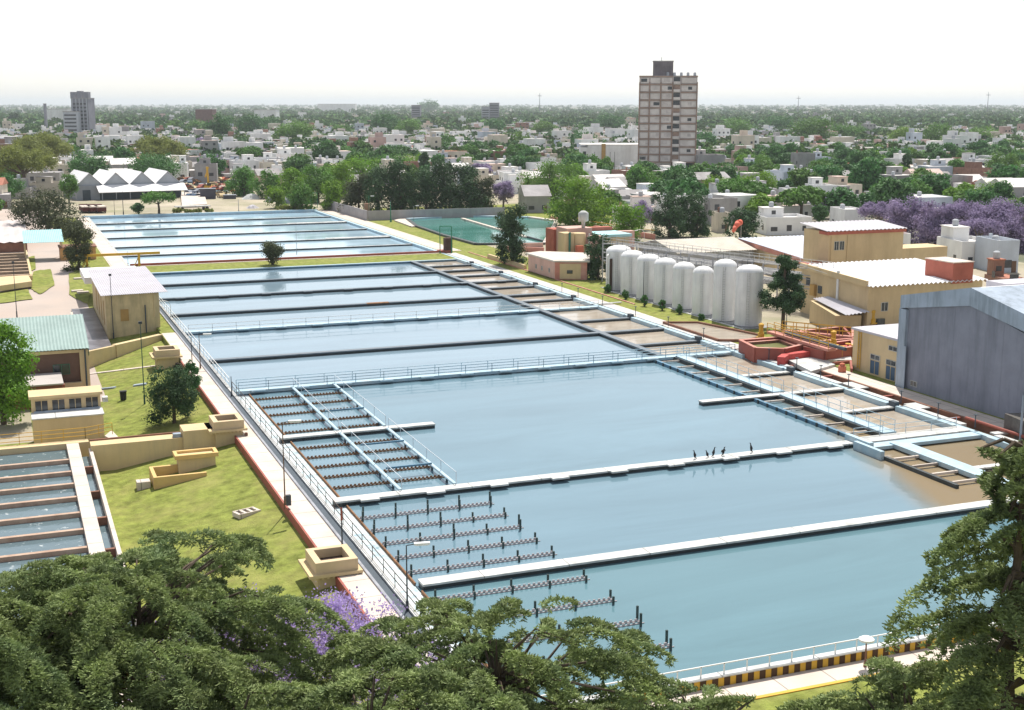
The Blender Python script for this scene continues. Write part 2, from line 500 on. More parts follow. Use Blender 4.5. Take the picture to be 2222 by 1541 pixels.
k_rust = M('rusty_metal', (.26, .13, .06), .85, .3, 1.5, stain=(.10, .06, .04), st_amt=.7, st_scale=2)
k_white = M('white_paint', (.78, .78, .76), .6, .06)
k_red = M('red_paint', (.33, .095, .07), .7, .2, .5, stain=(.28, .09, .06), st_amt=.6, st_scale=.5)
k_redtop = M('sunbleached_red_concrete', (.52, .22, .17), .8, .15, .5, stain=(.6, .42, .36), st_amt=.6, st_scale=.4)
k_yel = M('yellow_paint', (.62, .36, .04), .6, .12)
k_tan = M('ochre_plaster', (.63, .49, .29), .88, .1, .3, stain=(.40, .29, .17), st_amt=.5, st_scale=.35, streak=True)
k_cream = M('cream_plaster', (.66, .51, .29), .88, .1, .3, stain=(.42, .35, .24), st_amt=.6, st_scale=.4, streak=True)
k_path = M('path_concrete', (.64, .56, .49), .9, .14, .9, stain=(.42, .35, .29), st_amt=.7, st_scale=.45, joint=3.0)
k_brown = M('brown_concrete', (.24, .12, .08), .9, .25, .6)
k_glass = M('dark_window_glass', (.03, .04, .05), .12, .3, 1, .6)
k_wood = M('wooden_shutter', (.45, .28, .10), .8)
k_black = M('black_paint', (.02, .02, .022), .6)

def railing_mb(mb, p, q, h=1.0, step=3.0, rails=2, r=.035, z0=0.):
    p = Vector(p); q = Vector(q); L_ = (q - p).length; n = max(1, round(L_ / step))
    for k in range(1, rails + 1):
        zz = Vector((0, 0, z0 + h * k / rails)); mb.tube(p + zz, q + zz, r, n=4)
    for i in range(n + 1):
        o = p + (q - p) * i / n
        mb.tube(o + Vector((0, 0, z0)), o + Vector((0, 0, z0 + h)), r, n=4)
    return mb
def bwall(name, x0, x1, y, w, label, top=k_conc, side=k_side, bot=-2.9, rail=None, lights=0, z=0., cap=.14, extra=None, grp='cross walls dividing the basins'):
    t = thing(name, label, 'wall', ((x0 + x1) / 2, y, z), grp)
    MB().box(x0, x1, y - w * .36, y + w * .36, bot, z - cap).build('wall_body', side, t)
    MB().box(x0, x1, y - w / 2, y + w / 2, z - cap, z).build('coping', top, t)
    if rail:
        for s in rail[0]:
            mb = MB(); railing_mb(mb, (x0 + .3, y + s * (w / 2 - .06), z), (x1 - .3, y + s * (w / 2 - .06), z), rail[1], 3.2, rail[2], .045)
            mb.build('railing', rail[3], t)
    for k in range(lights):
        xx = x0 + (x1 - x0) * (k + .5) / lights
        MB().box(xx - .75, xx + .75, y - w / 2 - .45, y - w / 2, z - .12, z + .02).build('ledge', top, t)
    return t
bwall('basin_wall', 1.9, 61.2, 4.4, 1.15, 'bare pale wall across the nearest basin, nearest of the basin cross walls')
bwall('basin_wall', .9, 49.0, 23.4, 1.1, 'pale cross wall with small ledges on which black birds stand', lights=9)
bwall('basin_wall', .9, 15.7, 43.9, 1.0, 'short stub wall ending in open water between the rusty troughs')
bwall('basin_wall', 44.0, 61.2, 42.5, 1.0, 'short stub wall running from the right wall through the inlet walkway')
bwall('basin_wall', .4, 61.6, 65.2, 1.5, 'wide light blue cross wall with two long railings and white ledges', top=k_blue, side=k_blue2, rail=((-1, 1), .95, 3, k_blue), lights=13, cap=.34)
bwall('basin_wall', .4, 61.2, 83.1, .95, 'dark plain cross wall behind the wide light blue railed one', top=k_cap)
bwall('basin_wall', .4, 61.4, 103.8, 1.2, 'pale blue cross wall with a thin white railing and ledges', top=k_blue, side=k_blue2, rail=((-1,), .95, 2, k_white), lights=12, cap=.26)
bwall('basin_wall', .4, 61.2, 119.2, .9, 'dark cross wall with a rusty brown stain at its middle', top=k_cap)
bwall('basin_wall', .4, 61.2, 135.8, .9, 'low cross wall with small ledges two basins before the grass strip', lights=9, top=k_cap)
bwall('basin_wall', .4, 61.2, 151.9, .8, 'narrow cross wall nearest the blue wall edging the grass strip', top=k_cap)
bwall('basin_wall', .0, 61.4, 168.3, .8, 'light blue end wall along the near side of the grass strip', top=k_blue, side=k_blue2)
MB().box(29.5, 33, 118.74, 119.66, -.13, .012).build('stain', k_rust, bpy.data.objects['basin_wall.007'])
# far basins
for y, lab, st in ((198.4, 'thin cross wall first beyond the red wall in the far basins', None), (215.5, 'thin cross wall with a pale stub, second beyond the red wall', (46.5, 219.8)),
                   (236.0, 'thin cross wall third beyond the red wall in the far basins', None), (255.6, 'thin cross wall with a pale stub, second from the far end of the basins', (46, 257.2)),
                   (273.5, 'thin cross wall nearest the far end of the basins', None)):
    t = bwall('basin_wall', .2, 61.2, y, .55, lab, z=-.05, cap=.1)
    if st: MB().box(st[0], 61.2, y + .3, y + 1.7, -.3, 0).build('stub', k_conc, t)
struct(MB().box(.01, 61.19, 168.71, 179.38, -2.9, .004).build('grass_strip', g_lawn))
t = thing('red_wall', 'long dark red wall between the far basins and the grass strip', 'wall', (30, 179.6, 0))
MB().box(.3, 61.2, 179.4, 179.9, -2.9, .42).build('wall_body', k_red, t)
MB().box(61.2, 63.4, 178.6, 181.0, -.4, .5).build('end_block', k_red, t)
MB().box(2, 61, 178.5, 179.1, 0.01, .05).build('footpath', k_path, t)
t = thing('basin_wall', 'light blue far end wall of the basins beside the scrapyard', 'wall', (30, 293, 0), 'cross walls dividing the basins')
MB().box(-1.5, 62.2, 292.4, 293.6, -2.9, .35).build('wall_body', k_blue, t)
# strip dividers
for i, y in enumerate((159.5, 144.5, 128.3, 112.7, 92.8, 73.4, 52.2, 33.6)):
    pos = ['farthest', 'second farthest', 'third farthest', 'just beyond the railed pale blue wall,', 'just before the railed pale blue wall,', 'just beyond the wide blue wall,', 'beside the path by the red tanks,', 'beside the big grey shed,'][i]
    bwall('bay_divider', 52.2 if y > 66 else 54.6, 61.2, y, .75, f'{pos} short grey divider between the brown inlet bays', grp='dividers between the inlet bays', z=-.04, top=k_cap if y > 66 else k_conc)
bwall('bay_divider', 53.2, 61.2, 12.7, .7, 'short grey divider partly behind the big cedar on the right', grp='dividers between the inlet bays', z=-.04)
# long inner walls
def lwall(name, x, y0, y1, w, label, top=k_conc, side=k_side, z=0., bot=-2.9, rail=None, grp='long walls of the inlet strip', cap=.14, step=3.2):
    t = thing(name, label, 'wall', (x, (y0 + y1) / 2, z), grp)
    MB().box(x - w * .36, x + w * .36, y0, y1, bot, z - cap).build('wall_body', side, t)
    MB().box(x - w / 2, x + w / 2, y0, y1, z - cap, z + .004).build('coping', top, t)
    for s in rail or ():
        mb = MB(); railing_mb(mb, (x + s * (w / 2 - .05), y0 + .3, z), (x + s * (w / 2 - .05), y1 - .3, z), 1.0, step, 2, .03); mb.build('railing', k_blue, t)
    return t
lwall('inlet_wall', 51.9, 65.9, 168, .85, 'long dark wall splitting the blue basins from the brown inlet bays', top=k_cap)
def walkway(y0, y1, lab):
    t = thing('inlet_walkway', lab, 'walkway', (53.4, y0, 0), 'blue walkways over the inlet')
    MB().box(53.0, 54.5, y0, y1, -.1, .12).build('deck', k_blue, t)
    MB().box(52.75, 52.97, y0, y1, -1, .0).build('edge_beam', k_side, t)
    for x in (53.08, 54.42):
        mb = MB(); railing_mb(mb, (x, y0 + .2, .12), (x, y1 - .2, .12), 1.05, 2.2, 2, .028); mb.build('railing', k_blue, t)
    n = int((y1 - y0) / 3.2)
    for i in range(n): 
        yy = y0 + (y1 - y0) * (i + .6) / n
        MB().bar((50.3, yy, -.12), (52.74, yy, -.12), .16, .18).build('cross_beam', k_path, t)
    MB().box(49.95, 50.3, y0, y1, -.8, -.1).build('outer_beam', k_blue2, t)
    for i in range(n * 2): MB().box(49.85, 49.95, y0 + (y1 - y0) * (i + .5) / n / 2 - .12, y0 + (y1 - y0) * (i + .5) / n / 2 + .12, -.7, -.05).build('bracket', k_side, t)
walkway(43.1, 64.4, 'blue railed walkway over brown water next to the wide blue wall')
walkway(24.6, 41.9, 'blue railed walkway over brown water behind the wide white bridge')
t = thing('inlet_walkway', 'blue walkway with cross beams leading to the big cedar on the right', 'walkway', (51.5, 9, 0), 'blue walkways over the inlet')
MB().box(51.4, 53.0, 7.6, 21.6, -.3, .1).build('deck', k_blue, t)
MB().box(48.45, 48.75, 9.3, 18.5, -.7, -.1).build('outer_beam', k_side, t)
MB().box(48.1, 48.5, 18.5, 22.4, -.7, .35).build('end_panel', k_blue, t)
for yy in (17.6, 15.1, 12.6, 10.1): MB().bar((48.76, yy, -.06), (51.38, yy, -.06), .2, .2).build('cross_beam', k_path, t)
# wide bridge at the second wall
t = thing('wide_bridge', 'wide white bridge slab joining the bird wall to the right wall', 'bridge', (55, 23.2, 0))
MB().box(49.1, 61.3, 22.6, 24.3, -.2, .06).build('deck', k_conc, t)
MB().box(49.1, 61.3, 21.0, 22.3, -.3, .0).build('pipe_duct', k_blue, t)
MB().box(48.6, 49.08, 20.8, 24.4, -.8, .5).build('gate_panel', k_blue, t)
mb = MB(); railing_mb(mb, (49.4, 24.2, .06), (61, 24.2, .06), .9, 3, 2, .03); mb.build('railing', k_blue, t)
# right outer wall with buttress blocks and gates
t = thing('outer_wall', 'long light blue right wall of the basins beside the brown trough', 'wall', (61.6, 60, 0))
mb = MB().box(61.2, 61.75, -15, 178.5, -2.9, .05); mb.build('wall_body', k_blue, t)
for y0, y1 in ((24.5, 33.0), (34.5, 41.5), (44, 51), (53.5, 60), (12, 20), (62, 65), (66.5, 72), (74.5, 82), (84.5, 92), (94.5, 103), (105.5, 112), (114, 120), (122, 128), (131, 137), (139, 145), (147, 153), (155, 160), (162, 168)):
    MB().box(60.85, 61.19, y0, y1, -.6, .12).build('wall_panel', k_blue, t)
    MB().box(61.76, 62.5 if y0 < 60 else 62.1, y0, y1, -.25, .14).build('top_slab', k_conc, t)
for y in (33.7, 52.2, 73.4, 92.8, 112.7, 128.3, 144.5, 160):
    MB().box(60.95, 61.5, y - .5, y + .5, -.5, .45).build('gate', k_dark, t)
MB().box(61.2, 62.0, 178.5, 293, -2.9, .1).build('far_wall_body', k_blue, t)
for i, y in enumerate((22.8, 28, 42.4, 33.6, 47.5, 52.2, 58, 73.4, 83, 92.8, 103.8, 112.7, 119)):
    z0 = .14
    p = thing('gate_valve', ['thin valve spindle standing on the blue right wall'][0], 'valve spindle', (62, y, z0), 'valve spindles along the right wall')
    MB().tube((62, y, z0), (62, y, 1.5), .05, n=5).build('spindle', k_dark, p)
    MB().frame((62, y, 1.45)).lathe([(.02, -.03), (.2, -.03), (.2, .03), (.02, .03)], 8).build('hand_wheel', k_dark, p)
# trough beyond the wall, with slabs, red edging and path
t = thing('brown_trough', 'long brown lined trough between the blue wall and the pale path', 'trough', (63, 30, 0))
MB().box(64.0, 64.3, 2, 62.5, -1.2, .12).build('side_wall', k_brown, t)
for y0, y1 in ((20.6, 21.4), (31.5, 33.8), (41.5, 44.5), (59.5, 62.5), (27, 27.3), (37.3, 37.6), (48, 48.3), (54.5, 54.8)):
    MB().box(62.52, 63.99, y0, y1, -.1, .05).build('cross_slab', k_conc if y1 - y0 > .5 else k_red, t)
MB().tube((63.7, 8, .25), (63.7, 26, .25), .16, n=8).build('red_pipe', k_red, t)
struct(MB().box(64.3, 67.0, 2, 56.5, -.1, .06).build('path', k_path))
struct(MB().box(62.0, 64.2, 66.0, 178.0, -.1, .05).build('path', M('stained_path', (.60, .57, .54), .9, .15, .4, stain=(.2, .13, .1), st_amt=.6, st_scale=.5)))
struct(MB().box(62.4, 66.6, 181.2, 293, -.1, .06).build('path', k_path))
struct(MB().box(66.9, 67.15, 103, 178, -.1, .12).build('kerb', k_redtop))
struct(MB().box(-3.2, -.21, 150.5, 293, -.5, .04).build('path', k_path))
t = thing('brown_side_basin', 'low brown edged basin of muddy water beside the lawn and silos', 'basin', (65, 78, 0))
Q = [at(1440, 703), at(1515, 703), at(1655, 732), at(1625, 742), at(1560, 742)]
for i in range(5): MB().bar(Q[i] + Vector((0, 0, .35)), Q[(i + 1) % 5] + Vector((0, 0, .35)), .3, .5).build('edge_wall', k_brown, t)
sheet('basin_water', [(q.x, q.y) for q in Q], .1, w_brown)
# jetty
t = thing('plank_jetty', 'white plank reaching onto the lawn from the railed pale blue wall', 'plank', (64, 105, .2))
MB().bar((61.5, 104.2, .3), at(1348, 655, .3), .5, .12).build('plank', k_conc, t)

# ================================================================ WEST EDGE: walkway, pipe, rail, overflow
struct(MB().box(-2.75, -.98, -15.2, 103.5, -1, .035).build('walkway', k_path))
struct(MB().box(-2.90, -2.751, -15.2, 83.5, -1.2, .06).build('walkway_edge', k_red))
t = thing('side_channel', 'dark grey pipe channel running along the left walkway', 'channel', (-.4, 40, 0))
MB().box(-.98, -.80, -15.2, 150, -.6, .16).build('channel_wall', M('grey_concrete', (.34, .35, .38), .8, .2, .6, stain=(.16, .17, .2), st_amt=.6), t)
MB().box(-.80, -.2, -15.2, 150, -.6, .015).build('channel_bed', k_dark, t)
MB().box(-.2, .12, -15.2, 168, -2.9, .14).build('inner_wall', k_conc, t)
MB().box(-.2, .2, 180, 292, -2.9, .1).build('far_wall', k_conc, t)
mb = MB(); railing_mb(mb, (.05, -12, .14), (.05, 64.5, .14), .95, 2.6, 2, .03)
M('brown_steel', (.16, .10, .07), .7)
tag(mb.build('side_railing', M('dark_brown_steel', (.06, .035, .025), .7)), 'thin brown two rail fence along the left edge of the near basins', 'railing')
mb = MB(); railing_mb(mb, (.05, 66.5, .14), (.05, 132, .14), 1.0, 2.6, 2, .035)
tag(mb.build('side_railing', k_white), 'thin pale railing along the left edge of the middle basins', 'railing')
t = thing('overflow_weir', 'rusty weir sill between the foaming side channel and the basins', 'weir', (1.8, 30, 0))
mb = MB()
for y0, y1 in ((-15, 3.7), (5.1, 22.7), (24.1, 43.3), (44.5, 64.3)): mb.box(1.72, 1.82, y0, y1, -1.5, -.30)
mb.build('sill', k_rust, t)
# serrated troughs of the two far bays
def launder(x0, x1, y, lab, m, kind):
    t = thing('overflow_trough', lab, 'trough', (x0, y, -.2), 'overflow troughs reaching into the basin')
    for s in (-.2, .2):
        mb = MB()
        mb.box(x0, x1, y + s - .025, y + s + .025, -.75, -.36)
        n = int((x1 - x0) / .34)
        for i in range(n):
            xx = x0 + (i + .25) * .34
            mb.box(xx, xx + .17, y + s - .022, y + s + .022, -.36, -.25)
        mb.build('toothed_side', m, t)
    MB().box(x0, x1, y - .19, y + .19, -.8, -.5).build('trough_bed', k_bed, t)
    if kind:
        for i in range(5):
            xx = x0 + .25 + (x1 - x0 - .5) * i / 4
            hh = kind[i]
            for s in (-.55, .55):
                MB().box(xx - .06 + s * .3, xx + .06 + s * .3, y + s - .06, y + s + .06, -2, hh * .8).build('post', k_post, t)
    return t
k_bed = M('wet_trough_bed', (.13, .17, .18), .3, .2, 1)
k_post = M('mossy_post', (.05, .075, .07), .8, .3, 2)
k_pale = M('limescaled_steel', (.55, .50, .50), .8, .25, 2, stain=(.2, .16, .15), st_amt=.6, st_scale=2)
ordn = ['farthest', 'second farthest', 'third farthest', 'fourth farthest', 'nearest']
for i, y in enumerate((61.5, 57.6, 54, 50.2, 46.6)):
    launder(1.87, 11.6, y, f'{ordn[i]} rusty toothed trough between the wide blue wall and the left stub wall', k_rust, None)
for i, y in enumerate((40.5, 37.2, 34, 30.8, 27.6)):
    launder(1.87, 11.6, y, f'{ordn[i]} rusty toothed trough between the left stub wall and the bird wall', k_rust, None)
for i, (y, k) in enumerate(((19.3, (.45, .45, .4, .5, .5)), (16.2, (.4, .45, .35, -.05, .05)), (13.2, (0, -.05, .4, .0, .5)), (10.1, (0, 0, .1, 0, 0)), (7.1, (0, 0, .1, 0, .0)))):
    launder(1.87, 12.5, y, f'{ordn[i]} pale toothed trough with paired posts between the bird wall and nearest wall', k_pale, k)
for i, (y, k) in enumerate(((2.0, (.1, .05, .1, .05, .05)), (-2.0, (.1, 0, .1, 0, .1)), (-5.7, (0, 0, 0, 0, .5)), (-9.4, (0, .0, .0, .3, .4)))):
    launder(1.87, 12.6, y, ['pale toothed trough with posts just in front of the nearest cross wall', 'pale toothed trough half hidden by the middle cedar', 'trough mostly hidden by the middle cedar with tall end posts', 'trough hidden behind the middle cedar'][i], k_pale, k)
# service bridges over those troughs
def sbridge(x, y0, y1, lab):
    t = thing('service_bridge', lab, 'footbridge', (x, y0, 0), 'light service bridges over the troughs')
    MB().box(x - .16, x + .16, y0, y1, .0, .09).build('deck', k_blue, t)
    mb = MB(); railing_mb(mb, (x + .14, y0, .09), (x + .14, y1, .09), .9, 4.0, 1, .03); mb.build('railing', M('galvanised_steel', (.55, .60, .64), .5), t)
    mb = MB()
    for k in range(5):
        yy = y0 + (y1 - y0) * (k + .5) / 5
        mb.box(x - .08, x + .08, yy - .08, yy + .08, -2, 0)
    mb.build('support_post', k_dark, t)
for x, la in ((6.4, 'left'), (10.95, 'right')):
    sbridge(x, 44.4, 64.4, f'{la} blue footbridge between the wide blue wall and the left stub wall')
    sbridge(x, 24.0, 43.4, f'{la} blue footbridge between the left stub wall and the bird wall')
for y, la in ((60, 'farthest'), (50.6, 'second farthest'), (37.0, 'third farthest'), (29.0, 'nearest')):
    tag(MB().bar((6.7, y, .5), (10.65, y, .5), .16, .14).build('tie_beam', k_blue2), f'{la} thin blue beam joining the two service footbridges', 'beam', 'beams between the footbridges')

# ================================================================ NEAR FRONT WALL with stripes
t = thing('striped_wall', 'low front wall painted in black and yellow stripes with white rail', 'wall', (20, -15.5, 0))
MB().box(1, 61.4, -15.75, -15.4, -2.9, .52).build('wall_body', k_yel, t)
mb = MB()
x = 1.4
while x < 61:
    mb.box(x, x + .36, -15.768, -15.75, .0, .50); x += .72
mb.build('black_stripe', M('dark_brown_paint', (.07, .035, .015), .7), t)
MB().box(1, 61.4, -15.82, -15.3, .52, .60).build('coping', k_conc, t)
mb = MB(); railing_mb(mb, (1.2, -15.5, .6), (61, -15.5, .6), .55, 1.4, 1, .04); mb.build('railing', k_white, t)
struct(MB().box(1, 64, -17.5, -15.78, -.2, .012).build('path', k_path))
struct(MB().box(1, 64, -17.75, -17.5, -.2, .06).build('kerb', k_yel))
# birds
def bird(px, py, lean, h, wings, lab):
    p = at(px, py, 0.0); y = 23.4
    p = Vector((p.x, y + .1, .0))
    t = thing('bird', lab, 'bird', p, 'dark birds on the cross wall')
    mb = MB()
    k = h
    pts = [(-.02, 0, .13), (0, 0, .28 * k + .08), (.04 * lean, 0, .5 * k), (.09 * lean, 0, .68 * k)]
    mb.frame(p)
    mb.path(pts, [.05, .13, .09, .04], 8)
    mb.path([pts[-1], (.10 * lean, 0, .76 * k), (.16 * lean, 0, .8 * k)], [.04, .05, .035], 7)
    mb.tube((.16 * lean, 0, .8 * k), (.30 * lean, 0, .8 * k), .014, .004, 5)
    mb.tube((-.04 * lean, 0, .16), (-.2 * lean, 0, -.0), .05, .02, 5)
    if wings:
        for s in (-1, 1): mb.path([(0, 0, .5 * k), (.16 * s, .1 * s, .55 * k), (.3 * s, .15 * s, .38 * k)], [.04, .07, .03], 5)
    mb.build('body', M('black_plumage', (.025, .022, .025), .7), t, smooth=True)
    mb = MB().frame(p)
    for s in (-.04, .04): mb.tube((s, 0, .15), (s, -.02, 0), .012, n=4)
    mb.build('leg', k_dark, t)
bird(1502, 993, -1, .95, False, 'leftmost dark bird perched above a white ledge, leaning left')
bird(1531, 991, -1, .78, False, 'smallest dark bird, second from left on the cross wall')
bird(1545, 990, 1, 1.05, False, 'tall upright dark bird in the middle of the five')
bird(1565, 987, 1, .95, True, 'dark bird leaning forward with drooping wings, fourth from left')
bird(1632, 983, -1, 1.1, False, 'upright dark bird standing apart on the right')
# ================================================================ BUILDINGS AND EQUIPMENT ROUND THE BASINS
def win(parent, face, u, z, w, h, d0, m=k_glass, fm=None, name='window'):
    """a framed window on a wall. face: 'x-' wall plane x=d0 facing -x (u is y) or 'y-' plane y=d0 facing -y (u is x)"""
    fm = fm or k_conc
    e = .05; o = MB(); q = MB()
    if face == 'x-':
        for a in ((u - w / 2 - e, u + w / 2 + e, z - e, z), (u - w / 2 - e, u + w / 2 + e, z + h, z + h + e), (u - w / 2 - e, u - w / 2, z, z + h), (u + w / 2, u + w / 2 + e, z, z + h), (u - e / 2, u + e / 2, z, z + h)):
            o.box(d0 - .07, d0 - .003, a[0], a[1], a[2], a[3])
        q.box(d0 - .03, d0 - .003, u - w / 2, u + w / 2, z, z + h)
    else:
        for a in ((u - w / 2 - e, u + w / 2 + e, z - e, z), (u - w / 2 - e, u + w / 2 + e, z + h, z + h + e), (u - w / 2 - e, u - w / 2, z, z + h), (u + w / 2, u + w / 2 + e, z, z + h), (u - e / 2, u + e / 2, z, z + h)):
            o.box(a[0], a[1], d0 - .07, d0 - .003, a[2], a[3])
        q.box(u - w / 2, u + w / 2, d0 - .03, d0 - .003, z, z + h)
    f = o.build(name, fm, parent)
    q.build('pane', m, f)
    return f
def corr(mb, p00, p10, p01, p11, n=40, amp=.07, th=.05):
    """corrugated sheet: ridges run from the p0x edge to the p1x edge, waves across p_0 -> p_1"""
    p00, p10, p01, p11 = map(Vector, (p00, p10, p01, p11))
    nn = (p10 - p00).cross(p01 - p00).normalized()
    if nn.z < 0: nn = -nn
    vs = []; fs = []
    k = n * 4
    for i in range(k + 1):
        t = i / k; o = nn * (math.sin(t * n * 2 * math.pi) * amp)
        a = p00.lerp(p01, t) + o; b = p10.lerp(p11, t) + o
        vs += [a, b, a - nn * th, b - nn * th]
    for i in range(k):
        j = 4 * i
        fs += [(j, j + 1, j + 5, j + 4), (j + 2, j + 6, j + 7, j + 3), (j, j + 4, j + 6, j + 2), (j + 1, j + 3, j + 7, j + 5)]
    fs += [(0, 2, 3, 1), (4 * k, 4 * k + 1, 4 * k + 3, 4 * k + 2)]
    return mb.add(vs, fs)
k_tin = M('light_sheet_roof', (.50, .48, .52), .55, .08, .4, stain=(.45, .42, .40), st_amt=.5, st_scale=.3)
k_tinw = M('white_sheet_roof', (.80, .79, .80), .6, .06, .3, stain=(.6, .58, .58), st_amt=.4, st_scale=.3)
k_shed = M('weathered_ochre_wall', (.60, .48, .28), .9, .15, .6, stain=(.26, .23, .15), st_amt=.65, st_scale=1.1, streak=True)
k_slate = M('grey_blue_render', (.26, .27, .325), .9, .12, .5, stain=(.13, .14, .17), st_amt=.6, st_scale=.7, streak=True)
k_slate2 = M('pale_blue_grey_render', (.36, .42, .50), .85, .12, .4, stain=(.15, .18, .20), st_amt=.7, st_scale=.9, streak=True)
k_greenroof = M('blue_green_sheet_roof', (.30, .40, .375), .7, .12, .4, wavex=2.2)
k_brick = M('dark_brick', (.17, .10, .075), .9, .2, 1.2, stain=(.10, .06, .05), st_amt=.6, st_scale=.6)
k_redbrick = M('red_brick', (.25, .09, .06), .9, .2, 1.2)
k_pink = M('pink_plaster', (.62, .40, .34), .9, .1, .4, stain=(.42, .27, .23), st_amt=.6, st_scale=.5, streak=True)
k_roofgrey = M('flat_roof_grey', (.48, .44, .41), .9, .15, .4, stain=(.3, .27, .25), st_amt=.6, st_scale=.4)
k_tank = M('white_tank_paint', (.76, .76, .75), .6, .07, .5, stain=(.50, .50, .53), st_amt=.6, st_scale=1.1, streak=True)
k_bluedoor = M('blue_door_paint', (.05, .10, .17), .6)

# --- ochre shed beside the basins
t = thing('pump_shed', 'ochre shed with light sheet roof overhanging the left edge of the basins', 'shed', (-6, 122, -1))
MB().prism([(-9.3, 108.6), (-2.3, 108.6), (-2.3, 135), (-9.3, 135)], -2.5, 4.75).build('wall', k_shed, t)
mb = MB(); corr(mb, (-9.9, 107.9, 4.82), (-9.9, 136, 5.0), (-1.2, 107.9, 4.95), (-1.2, 136, 5.15), 30, .04); mb.build('roof', k_tin, t)
win(t, 'y-', -6.9, 1.2, .95, 1.5, 108.6, k_wood, k_wood, 'shutter')
MB().tube((-4.2, 108.45, -.6), (-4.2, 108.45, 3.2), .08, n=6).build('downpipe', k_dark, t)
MB().tube((-3.0, 108.45, 1.5), (-3.0, 108.45, 4.7), .05, n=6).build('downpipe', k_tan, t)
for y in (112, 116.5, 121, 126): win(t, 'x-', y, .3, 1.0, 3.2, -9.3, k_wood, k_tan, 'side_panel')
tag(MB().box(-10.2, -1.5, 137.5, 150, 2.6, 3.6).build('low_roof_block', k_tinw, loc=(-6, 143, 0)), 'bright white low block with flat roof behind the ochre shed', 'building')
# --- yellow gantry
t = thing('hoist_gantry', 'yellow hoist beam on two frames over the left end of the red wall', 'gantry', (-2, 176, 0))
MB().box(-9.5, 5.4, 175.4, 175.75, 2.55, 3.0).build('beam', k_yel, t)
for x in (-7.6, 1.6):
    MB().box(x - .2, x + .2, 175.3, 175.9, -.2, 2.55).build('leg', k_yel, t)
    MB().bar((x - 1.2, 175.6, 0), (x, 175.6, 2.5), .15, .15).build('leg', k_yel, t)
# --- four pillars boxes along the walkway
def valve_box(y, x0, x1, zb, zt, lab):
    t = thing('valve_tower', lab, 'concrete box', ((x0 + x1) / 2, y + 1.5, zb), 'square ochre boxes along the left walkway')
    y1 = y + 3.0
    MB().box(x0 + .15, x1 - .15, y + .15, y1 - .15, zb, zt - .75).build('box_wall', k_cream, t)
    mb = MB().box(x0 - .45, x1 + .25, y - .25, y1 + .25, zt - .95, zt - .75); mb.build('ledge', k_cream, t)
    mb = MB()
    for i in range(9): mb.box(x0 - .3 + i * .34, x0 - .18 + i * .34, y - .15, y - .0, zt - 1.1, zt - .95)
    mb.build('dentils', k_cream, t)
    w = .45
    mb = MB().box(x0, x1, y, y + w, zt - .749, zt).box(x0, x1, y1 - w, y1, zt - .749, zt).box(x0, x0 + w, y + w, y1 - w, zt - .749, zt).box(x1 - w, x1, y + w, y1 - w, zt - .749, zt)
    mb.build('rim', M('pale_ochre_rim', (.60, .47, .30), .9, .12, .5), t)
    MB().box(x0 + w, x1 - w, y + w, y1 - w, zt - .745, zt - .6).build('dark_opening', M('rusted_plate', (.05, .03, .025), .9, .4, 2), t)
    return t
valve_box(7.3, -4.2, -1.4, -2.6, 1.05, 'square ochre box with dark open top nearest the purple tree')
valve_box(45.6, -4.75, -2.0, -2.4, 1.5, 'square ochre box joined to the low retaining wall')
valve_box(84.2, -5.6, -2.8, -1.9, 1.3, 'smaller square ochre box before the ochre shed')
t = bpy.data.objects['valve_tower.001']
MB().box(-2.0, -1.75, 45.3, 45.6, -1.2, .3).build('meter_box', k_brown, t)
# --- low retaining wall with channel going west
t = thing('retaining_wall', 'long low ochre wall with flat top between the filter tanks and lawn', 'wall', (-10, 47.5, -1))
MB().box(-15.4, -7.4, 46.9, 48.6, -3, .02).build('wall_body', k_cream, t)
MB().box(-7.39, -4.6, 46.3, 48.9, -2, .75).build('raised_block', k_cream, t)
MB().box(-15.4, -7.4, 48.6, 48.8, -1, .16).build('back_edge', k_brown, t)
MB().box(-8.2, -7.5, 47.1, 47.7, .03, .35).build('blue_box', k_slate2, t)
# --- small sunken box on the lawn
t = thing('inspection_chamber', 'open ochre chamber with lower basin on the lawn below the wall', 'chamber', (-8, 41, -1.2))
z = -2.4
mb = MB()
for a in ((-8.9, -5.2, 40.3, 40.6), (-8.9, -5.2, 41.9, 42.2), (-8.9, -8.6, 40.6, 41.9), (-5.5, -5.2, 40.6, 41.9)): mb.box(*a, -.25, .1)
mb.build('rim', M('bright_ochre', (.66, .45, .19), .9, .1), t)
MB().box(-8.6, -5.5, 40.6, 41.9, z, -.12).build('chamber_wall', k_cream, t)
MB().box(-8.61, -5.45, 40.55, 41.95, -2.2, -.26).build('chamber_body', k_cream, t)
mb = MB()
for a in ((-11.0, -10.7, 38.0, 41.6), (-10.7, -6.6, 38.0, 38.3), (-10.7, -8.62, 41.3, 41.6)): mb.box(*a, -2.2, -.95)
mb.build('lower_rim', M('bright_ochre', (.66, .45, .19)), t)
tag(MB().box(-12.3, -11.2, 38.9, 39.9, -2.2, -1.50).build('slab', k_path, loc=(-12, 39, -1.6)), 'small pale slab beside the open ochre chamber', 'slab')
t = thing('concrete_rungs', 'small pale concrete ladder lying on the lawn', 'concrete frame', (-5.9, 20.5, -.8))
g = gat(537, 1115)
mb = MB().frame((g.x, g.y, g.z), .35)
for k in range(4): mb.box(-1.0 + k * .55, -.78 + k * .55, -.45, .45, -.1, .25)
mb.box(-1.0, .87, -.55, -.451, -.1, .28).box(-1.0, .87, .451, .55, -.1, .28)
mb.build('frame', k_path, t)
